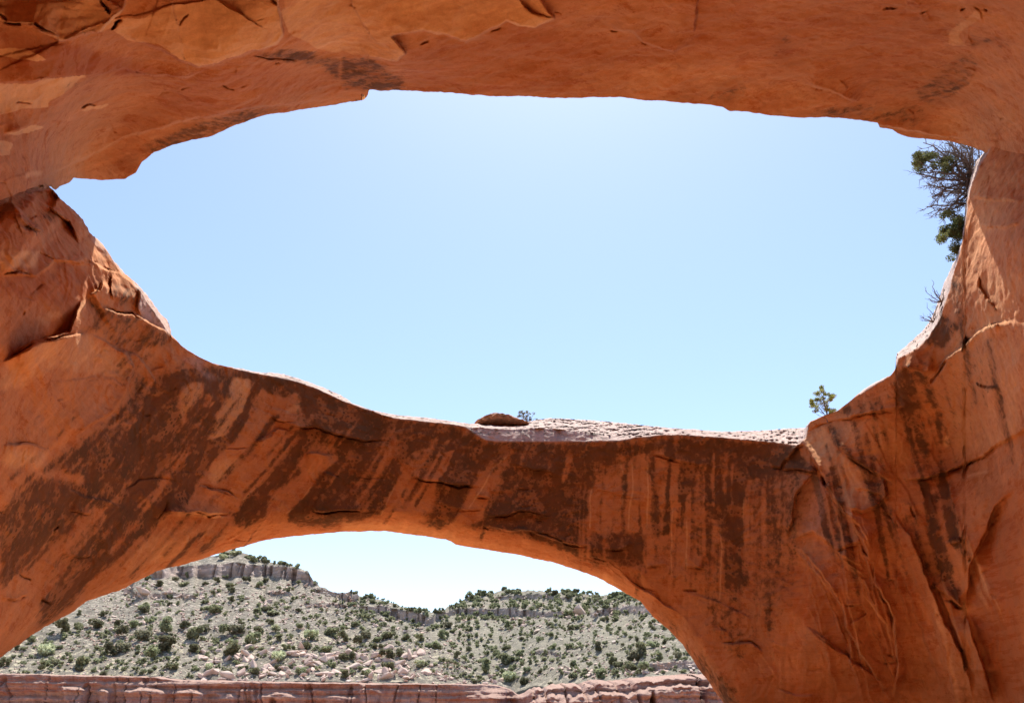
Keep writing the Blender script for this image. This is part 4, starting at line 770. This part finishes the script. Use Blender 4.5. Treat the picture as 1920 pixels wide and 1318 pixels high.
S = [(85,1222,34),(29,1217,12),(7,1246,20),(83,1247,17),(100,1250,18),(76,1258,18),(155,1246,26),(148,1255,14),(191,1264,13),(126,1230,9),(112,1190,28),(56,1203,18),(147,1183,18),(180,1177,26),(193,1158,14),(146,1158,12),(221,1173,12),(224,1199,28),(266,1202,28),(229,1222,26),(206,1227,26),(182,1238,14),
(284,1236,28),(256,1224,8),(250,1178,18),(310,1182,34),(320,1191,10),(312,1221,34),(323,1257,22),(346,1175,22),(362,1196,34),(375,1180,28),(417,1189,26),(443,1186,26),(452,1169,9),(484,1190,22),(435,1206,18),(362,1224,22),(432,1230,32),(391,1254,18),(427,1259,16),(471,1210,34),(456,1248,14),(477,1261,18),(398,1150,26),(271,1149,16),(316,1149,9),(482,1149,14),(279,1165,14),(290,1161,9),
(509,1155,20),(505,1170,14),(553,1166,6),(516,1185,20),(521,1201,16),(582,1196,24),(562,1183,14),(663,1175,13),(622,1188,24),(643,1200,22),(682,1194,20),(672,1210,20),(708,1199,16),(727,1195,22),(760,1201,18),(712,1213,20),(786,1202,18),(810,1213,22),(612,1221,24),(573,1216,24),(521,1239,30),(539,1222,16),(648,1237,22),(724,1235,24),(750,1231,16),(785,1250,20),(816,1248,10),(727,1254,24),
(562,1267,20),(646,1272,18),(693,1270,20),(677,1256,12),(622,1253,16),(521,1256,16),(838,1268,8),(857,1270,6),(892,1276,10),(841,1245,14),(857,1235,18),(870,1263,12),(911,1258,28),(948,1245,24),(932,1235,14),(823,1219,14),(987,1261,16),(979,1249,8),(828,1197,20),(802,1182,10),(838,1178,18),(849,1187,12),(862,1194,12),(953,1179,16),(880,1208,8),(911,1207,8),(950,1222,14),(916,1151,12),(737,1179,8),(762,1183,9),(726,1164,9),
(950,1245,22),(976,1230,16),(995,1247,10),(979,1247,10),(948,1218,12),(1009,1200,13),(979,1199,9),(1021,1240,12),(1035,1243,12),(1023,1228,9),(1052,1266,12),(1122,1219,20),(1118,1230,12),(1195,1202,12),(1180,1200,8),(1168,1211,8),(1181,1215,8),(1203,1230,26),(1224,1215,18),(1146,1231,10),(1148,1247,20),(1185,1257,26),(1161,1254,20),(1125,1275,24),(1208,1263,26),(1219,1271,14),(1237,1236,20),(1271,1234,18),(1193,1243,30),
(1070,1276,16),(1031,1282,10),(1013,1264,12),(956,1277,28),(984,1279,18),(1081,1217,9),(1065,1219,10),(1039,1219,12),(1068,1183,14),(1086,1178,16),(1031,1175,12),(976,1174,9),(1065,1158,16),(1133,1162,14),(1156,1151,12),(1160,1181,9),(1212,1190,12),(1182,1179,9),(1224,1178,12),(1245,1203,10),
(276,1089,13),(299,1099,15),(328,1089,12),(346,1095,16),(269,1144,16),(318,1124,11),(318,1138,9),(316,1149,7),(406,1091,13),(434,1111,12),(434,1129,14),(462,1095,14),(484,1103,15),(497,1094,11),(434,1100,16),(398,1116,10),(386,1132,11),(408,1149,14),(393,1145,16),(494,1126,9),(519,1129,12),(499,1143,18),(509,1155,15),(481,1148,11),(545,1108,12),(567,1121,8),(558,1143,11),(549,1123,8),(523,1103,8),(587,1106,9),(385,1092,10),(663,1173,12),(291,1128,6),(352,1082,12),(421,1080,9),
(426,1045,9),(442,1041,20),(473,1051,18),(416,1051,14),(502,1052,6),(526,1061,12),(551,1063,10),(565,1066,8),(590,1090,8)]
pts = [(u, v, w_, 0) for u, v, w_ in S]
r2 = np.random.default_rng(5)
for k in range(78):                                                                   # trees along the far skyline
    u = r2.uniform(655, 1260); pts.append((u, SRF(u) + r2.uniform(0.5, 9), r2.uniform(7, 14), 1))
for k in range(26):
    u = r2.uniform(400, 600); pts.append((u, SLF(u) + r2.uniform(0.5, 7), r2.uniform(7, 15), 1))
extra = []
dens = [(250,700,1090,1275,150,.5),(640,830,1140,1270,80,.6),(830,1300,1118,1275,900,.6),(660,900,1120,1180,220,.7),(640,1260,1112,1160,260,.7),(200,700,1120,1270,420,.3),(0,300,1190,1262,160,.3),(20,330,1170,1265,50,.5),(900,1260,1112,1145,170,.7)]
for x0, x1, y0, y1, n_, k_ in dens:
    for _ in range(n_): extra.append((r2.uniform(x0, x1), r2.uniform(y0, y1), 3.2 + 8.5 * r2.uniform() ** 1.7, 2))
def which(u, v): return HL if (u < 955 and v > SLF(u) + 1.0) else HR
zone_lab = {0: ('dark green juniper bush on the pale rubble slope of the left hill', 'juniper bushes on the left hill'), 1: ('small dark bush on the grey slope of the far right hill', 'bushes on the far right hill'),
 2: ('dark juniper standing in the treeline on the far skyline ridge', 'junipers on the far skyline'), 3: ('bushy juniper right along the canyon cliff rim at the foot of the slopes', 'junipers along the canyon rim')}
items = []
for (u, v, w_, t) in pts + extra:
    H = which(u, v)
    if v > RIM(u) + 1: continue
    if H is HL and v < SLF(u) - 2 or H is HR and v < SRF(u) - 1: continue
    if sample(CLF, np.array([[u]]), np.array([[v]]))[0, 0] > .4 and t: continue
    p = hillpt(H, u, v); Wm = w_ * (p[1] * _cp + (p[2] - CAMZ) * _sp) / FPX
    z = 2 if (H is HR and v < SRF(u) + 11) else (3 if RIM(u) - v < 22 else (0 if H is HL else 1))
    items.append((w_ + (1000 if t < 2 else 0), p, Wm * 1.12, z))
items.sort(key=lambda q: -q[0])
for k, (_, p, Wm, z) in enumerate(items[:300]):
    sage = r2.uniform() < .16
    o = bpy.data.objects.new('juniper_bush', random.choice(sage_me if sage else bush_me)); COL.objects.link(o)
    o.location = (p[0], p[1], p[2] - .06 * Wm); o.rotation_euler = (0, 0, r2.uniform(0, 6.28)); o.scale = (Wm * r2.uniform(.9, 1.1), Wm * r2.uniform(.9, 1.1), Wm * r2.uniform(.85, 1.15))
    tag(o, zone_lab[z][0], 'bush', zone_lab[z][1])
vs, fs, base = [], [], 0
for (_, p, Wm, z) in items[300:]:
    r = np.random.default_rng(base + 1); v, f = bush_arrays(base % 97 + 500, 90, 1, .8, .13, 5)
    vs.append(v * Wm + p - np.array([0, 0, .05 * Wm])); fs.append(f + base); base += len(v)
o = mesh_obj('scrub', np.concatenate(vs), np.concatenate(fs), M_JUN, None, (0, 0, 0), False)
tag(o, 'low scattered scrub covering the slopes between the larger bushes', 'scrub', kind='stuff')

# boulders
rl = []
def rocks_in(x0, x1, y0, y1, n_, lo, hi, pink): 
    for _ in range(n_): rl.append((r2.uniform(x0, x1), r2.uniform(y0, y1), r2.uniform(lo, hi) , pink))
rocks_in(375, 520, 1215, 1275, 52, 7, 20, 1); rocks_in(520, 800, 1218, 1277, 88, 7, 22, 1); rocks_in(540, 640, 1222, 1235, 14, 10, 22, 1); rocks_in(800, 860, 1240, 1278, 10, 5, 10, 1)
for q in [(267,1113,26),(240,1112,24),(263,1169,12),(147,1171,14),(569,1182,12),(268,1168,13),(310,1170,10),(1008,1183,14),(1152,1205,7),(1088,1150,22),(1075,1148,10),(1153,1148,12),(663,1124,16),(655,1118,12),(1076,1262,8),(395,1262,22),(425,1264,24),(330,1236,8),(204,1187,14),(190,1182,10),(350,1204,6),(660,1228,22),(680,1230,18),(706,1231,20),(745,1244,22),(712,1262,20),(752,1268,22),(660,1252,26),(750,1258,18)]: rl.append(q + (0,))
rocks_in(230, 600, 1092, 1140, 60, 4, 11, 0); rocks_in(700, 800, 1160, 1190, 22, 4, 9, 0); rocks_in(860, 1140, 1150, 1180, 50, 3, 9, 0); rocks_in(200, 640, 1140, 1215, 90, 3, 8, 0); rocks_in(900, 1280, 1170, 1270, 80, 2.5, 6, 0); rocks_in(40, 300, 1190, 1260, 30, 3, 6, 0)
rocks_in(150, 660, 1090, 1215, 1500, 1.5, 4.5, 0); rocks_in(660, 1280, 1115, 1275, 1500, 1.5, 4.0, 0); rocks_in(0, 900, 1200, 1275, 900, 1.5, 4, 0); rocks_in(1000, 1330, 1255, 1268, 60, 4, 12, 1); rocks_in(340, 960, 1266, 1280, 60, 4, 11, 1)
ri = []
for (u, v, w_, pk) in rl:
    H = which(u, v)
    if v > RIM(u) - 0.5 or (H is HR and v < SRF(u) + 2) or (H is HL and v < SLF(u) + 1): continue
    p = hillpt(H, u, v); Wm = w_ * (p[1] * _cp + (p[2] - CAMZ) * _sp) / FPX; ri.append((w_, p, Wm * 1.5, 0 if H is HL else 1, pk))
ri.sort(key=lambda q: -q[0])
rlab = {0: ('angular pinkish sandstone boulder lying on the left rubble slope', 'boulders on the left hill'), 1: ('pale sandstone boulder lying on the far right slope', 'boulders on the far right hill')}
for (w_, p, Wm, z, pk) in ri[:300]:
    o = bpy.data.objects.new('boulder', random.choice(rock_me)); COL.objects.link(o); o.location = (p[0], p[1], p[2] + .05 * Wm)
    o.rotation_euler = (r2.normal(0, .5), r2.normal(0, .5), r2.normal(0, .9)); o.scale = (Wm, Wm * .9, Wm * r2.uniform(.8, 1.3)); tag(o, rlab[z][0], 'boulder', rlab[z][1])
vs, fs, base = [], [], 0
for k, (w_, p, Wm, z, pk) in enumerate(ri[300:]):
    Wm *= 1.25
    v, f = rock_vars[k % 9]; a = r2.uniform(0, 6.28); c_, s_ = math.cos(a), math.sin(a); Rm = np.array([[c_, -s_, 0], [s_, c_, 0], [0, 0, 1]])
    vs.append((v * Wm * np.array([1, 1, 1.1])) @ Rm.T + p + [0, 0, .05 * Wm]); fs.append(f + base); base += len(v)
o = mesh_obj('rubble', np.concatenate(vs), np.concatenate(fs), M_STONE, None, (0, 0, 0), False)
tag(o, 'loose pale stones strewn over the slopes', 'rubble', kind='stuff')

# ------------------------------------------------------------------ plants and slab on the arch
def surf(u, v): return float(d_low(np.array([[float(u)]]), np.array([[float(v)]]))[0, 0])
class Wood:
    def __init__(s): s.v = []; s.f = []; s.n = 0
    def tube(s, pts, r0, r1, k=5):
        pts = np.array(pts, float); n_ = len(pts); 
        for i in range(n_):
            d = pts[min(i + 1, n_ - 1)] - pts[max(i - 1, 0)]; d /= np.linalg.norm(d) + 1e-9
            a = np.cross(d, [0.3, 0.2, 1.0]); a /= np.linalg.norm(a) + 1e-9; b_ = np.cross(d, a); r = r0 + (r1 - r0) * i / (n_ - 1)
            for j in range(k):
                t = 2 * math.pi * j / k; s.v.append(pts[i] + (a * math.cos(t) + b_ * math.sin(t)) * r)
        for i in range(n_ - 1):
            for j in range(k): s.f.append((s.n + i * k + j, s.n + i * k + (j + 1) % k, s.n + (i + 1) * k + (j + 1) % k, s.n + (i + 1) * k + j))
        s.n += n_ * k
    def limb(s, a, b_, r0, bend, rr, seg=7):
        a = np.array(a, float); b_ = np.array(b_, float); L = np.linalg.norm(b_ - a); o1 = rr.normal(size=3) * bend * L; pts = []
        for i in range(seg + 1):
            t = i / seg; pts.append(a * (1 - t) + b_ * t + o1 * math.sin(math.pi * t) + rr.normal(size=3) * L * .015 * (0 < i < seg))
        s.tube(pts, r0, r0 * .35); return pts
    def twigs(s, pts, n_, L, r, rr, depth, spread=.7, ends=None, rmin=.007):
        pts = np.array(pts)
        for _ in range(n_):
            t = rr.uniform(.15, 1) * (len(pts) - 1); i = min(int(t), len(pts) - 2); p = pts[i] + (pts[i+1] - pts[i]) * (t - i); d = pts[i+1] - pts[i]; d /= np.linalg.norm(d) + 1e-9
            d = d + rr.normal(size=3) * spread; d /= np.linalg.norm(d); l = L * rr.uniform(.5, 1.2)
            q = s.limb(p, p + d * l, r, .08, rr, 4)
            if depth > 0: s.twigs(q, 4, L * .5, max(r * .55, rmin), rr, depth - 1, spread, ends, rmin)
            elif ends is not None: ends.append(q[-1])
def tufts(C, rad, n_, size, rr, flat=.8):
    out = []
    for c in C:
        d = rr.normal(size=(n_, 3)); d /= np.linalg.norm(d, axis=1)[:, None]; d *= rr.uniform(.1, 1, (n_, 1)) ** .5 * rad; d[:, 2] *= flat; out.append(np.array(c) + d)
    return leaf_quads(np.concatenate(out), size, rr)

# big half-dead juniper reaching out from behind the right rim
rr = np.random.default_rng(11)
Yj = 26.0; root = at(1850, 420, Yj); w_ = Wood(); crown = at(1832, 335, Yj)
t0 = empty('juniper_tree', root, 'half dead juniper with tangled bare grey twigs at the top right', 'tree')
trunk = Wood(); tp = trunk.limb(root, crown, .16, .05, rr, 8); trunk2 = trunk.limb(at(1845, 400, Yj), at(1822, 385, Yj - .2), .08, .05, rr, 5)
targets = [(1726,300,.03),(1722,325,.03),(1745,283,.03),(1760,300,.03),(1735,345,.03),(1746,372,.03),(1750,395,.03),(1765,405,.03),(1790,290,.03),(1805,300,.03),(1770,268,.02),(1728,268,.02),(1775,330,.03),(1800,330,.03),(1790,360,.03),(1780,385,.03),(1740,320,.03),(1775,250,.03),(1810,270,.03),(1830,270,.03),(1815,320,.03),(1790,265,.02),(1800,280,.02),(1760,285,.02),(1785,275,.02),(1820,285,.02),(1755,350,.02),(1765,370,.02),(1735,388,.02)]
for (u, v, r_) in targets:
    a = at(1828 + rr.uniform(-10, 8), 340 + rr.uniform(-25, 35), Yj + rr.uniform(-.3, .3)); b_ = at(u + 3, v, Yj + rr.uniform(-1.2, 1.2))
    q = w_.limb(a, b_, .05, .07, rr, 8); w_.twigs(q, 15, .55, .017, rr, 1, .55, None, .009)
mesh_obj('trunk', trunk.v, trunk.f, M_BARK, t0, root); mesh_obj('branches', w_.v, w_.f, M_BARK, t0, root)
C = [at(u + rr.uniform(-4, 4), v + rr.uniform(-4, 4), Yj + rr.uniform(-.6, .6)) for (u, v) in [(1720,300),(1718,293),(1724,292),(1728,298),(1726,306),(1717,304),(1737,293),(1745,289),(1750,290),(1775,300),(1772,307),(1768,302),(1780,296),(1722,318),(1730,318),(1755,312),(1765,325),(1790,300),(1738,297),(1776,318)] for _ in range(2)]
v, f = tufts(C, .19, 170, .022, rr); mesh_obj('foliage', v, f, M_JUN2, t0, root, False) if False else mesh_obj('foliage', v, f, M_JUN2, t0, root)
# green juniper lower on the same rim
root = at(1822, 480, 25.6); t1 = empty('juniper_tree', root, 'dense green juniper on the right rim below the half dead one', 'tree'); wd = Wood()
q0 = wd.limb(root, at(1815, 440, 25.5), .09, .05, rr, 6); C = []
for (u, v, k) in [(1790,418,3),(1778,402,2),(1782,395,2),(1800,410,3),(1805,425,3),(1795,415,2),(1785,436,4),(1775,436,4),(1768,440,3),(1796,434,4),(1803,440,3),(1790,430,3),(1800,450,2),(1792,462,2),(1797,470,3),(1793,475,2),(1790,456,1),(1772,444,2)]:
    b_ = at(u, v, 25.4 + rr.uniform(-.5, .5)); q = wd.limb(q0[rr.integers(2, 7)], b_, .022, .06, rr, 5); wd.twigs(q, 4, .25, .01, rr, 0, .6)
    for _ in range(k): C.append(b_ + rr.normal(size=3) * .08)
mesh_obj('branches', wd.v, wd.f, M_BARK, t1, root); v, f = tufts(C, .19, 190, .023, rr); mesh_obj('foliage', v, f, M_JUN2, t1, root)

# little tree on the ledge where the span meets the right pillar
Yt = surf(1545, 790) - .1; root = at(1547, 786, Yt); t2 = empty('pinyon_tree', root, 'small bright green tree growing from a crack on the right shoulder of the arch', 'tree'); wd = Wood()
q0 = wd.limb(at(1552, 792, Yt), at(1540, 740, Yt), .04, .02, rr, 9); wd.limb(at(1545, 775, Yt), at(1534, 760, Yt), .02, .05, rr, 5); C = []
for (u, v, k) in [(1540,728,4),(1543,733,3),(1534,737,3),(1529,738,2),(1549,740,3),(1557,743,4),(1561,746,3),(1562,741,2),(1555,750,4),(1545,748,2),(1538,748,3),(1530,748,3),(1524,749,3),(1520,752,2),(1522,757,3),(1528,760,3),(1534,755,2),(1542,757,1),(1548,762,2),(1532,768,2),(1528,772,1),(1552,766,3),(1558,769,3),(1563,770,3),(1555,773,2),(1526,765,2),(1549,755,2)]:
    b_ = at(u, v, Yt + rr.uniform(-.35, .35)); q = wd.limb(q0[min(8, max(1, int((786 - v) / 46 * 8) - 1))], b_, .012, .06, rr, 4); wd.twigs(q, 3, .12, .006, rr, 0, .6)
    for _ in range(k): C.append(b_ + rr.normal(size=3) * .045)
mesh_obj('trunk', wd.v, wd.f, M_BARK, t2, root); v, f = tufts(C, .10, 70, .018, rr); mesh_obj('foliage', v, f, M_PIN, t2, root)

# bush beside the loose slab on top of the span
Yb = surf(985, 794); root = at(987, 796, Yb); t3 = empty('sagebrush', root, 'wispy grey green bush beside the loose slab on top of the span', 'bush'); wd = Wood(); C = []
for (u, v, k) in [(974,777,3),(978,774,3),(983,773,3),(988,773,3),(975,781,3),(981,780,2),(988,780,2),(992,775,2),(994,780,1),(999,777,1),(1005,783,1),(986,785,2),(992,787,2),(982,786,1)]:
    b_ = at(u, v, Yb + rr.uniform(-.3, .3)); q = wd.limb(root, b_, .012, .08, rr, 5); wd.twigs(q, 6, .14, .006, rr, 0, .5)
    for _ in range(k): C.append(b_ + rr.normal(size=3) * .05)
mesh_obj('stems', wd.v, wd.f, M_BARK, t3, root); v, f = tufts(C, .08, 26, .022, rr); mesh_obj('foliage', v, f, M_SAGE, t3, root)
# two dead shrubs on the right rim
for (u0, v0, ends, lab) in [(1765,566,[(1750,528),(1756,545),(1735,545),(1742,560),(1752,550),(1768,545),(1748,563)],'bare dead shrub, the upper and larger of two on the right rim'), (1750,604,[(1738,577),(1745,590),(1726,592),(1731,601),(1740,594),(1752,574)],'bare dead shrub, the lower and smaller of two on the right rim')]:
    Ys = surf(u0 + 6, v0 + 6) + .2; root = at(u0, v0, Ys); t4 = empty('dead_shrub', root, lab, 'shrub', 'dead shrubs on the right rim'); wd = Wood()
    for (u, v) in ends:
        q = wd.limb(root, at(u, v, Ys + rr.uniform(-.3, .3)), .020, .10, rr, 6); wd.twigs(q, 4, .2, .008, rr, 0, .5)
    mesh_obj('branches', wd.v, wd.f, M_BARK, t4, root)

# loose slab lying on the span
def slab():
    nu, nv = 90, 40; t = np.linspace(0, 2 * np.pi, nu, endpoint=False); p = np.linspace(-np.pi / 2, np.pi / 2, nv); T, Ph = np.meshgrid(t, p)
    Ys = surf(941, 798); c = at(941, 795.5, Ys + .3); sc = (Ys * _cp + 10 * _sp) / FPX
    x = 55 * sc * np.cos(T) * np.cos(Ph) ** .8; y = 1.0 * np.sin(T) * np.cos(Ph) ** .8
    hx = np.interp(x / sc, [-55, -40, -22, 0, 25, 55], [.2, .65, 1, .95, .62, .1]); z = np.sin(Ph) * np.where(Ph > 0, 18 * sc * hx, 4 * sc)
    z = z - 0.10 * (x / sc / 55) * (x > 0) ; P = np.stack([x, y, z], -1); q = fbm(x * 3, y * 3, z * 8, 4); P[..., 2] += q * .11; P[..., 0] += q * .08; P[..., 1] += fbm(x * 2, 3, z * 9, 4) * .3
    P = P + c; ring = np.concatenate([P, P[:, :1]], 1); v = ring.reshape(-1, 3); g = np.clip((ring[..., 2] - c[2]) / (18 * sc) + np.concatenate([q, q[:, :1]], 1) * .5, 0, 1) > .55
    a = np.stack([g * 0 + .35, g * 0 + .2, np.clip(g * .9, .15, 1)], -1).reshape(-1, 3); b_ = np.stack([g * 0 + .5, g * 0, g * 0], -1).reshape(-1, 3)
    o = mesh_obj('rock_slab', v, gridfaces(*ring.shape[:2]), M_ROCK, None, tuple(c), True, {'rock_a': a, 'rock_b': b_})
    tag(o, 'loose lens shaped red rock slab resting on top of the span', 'rock')
slab()
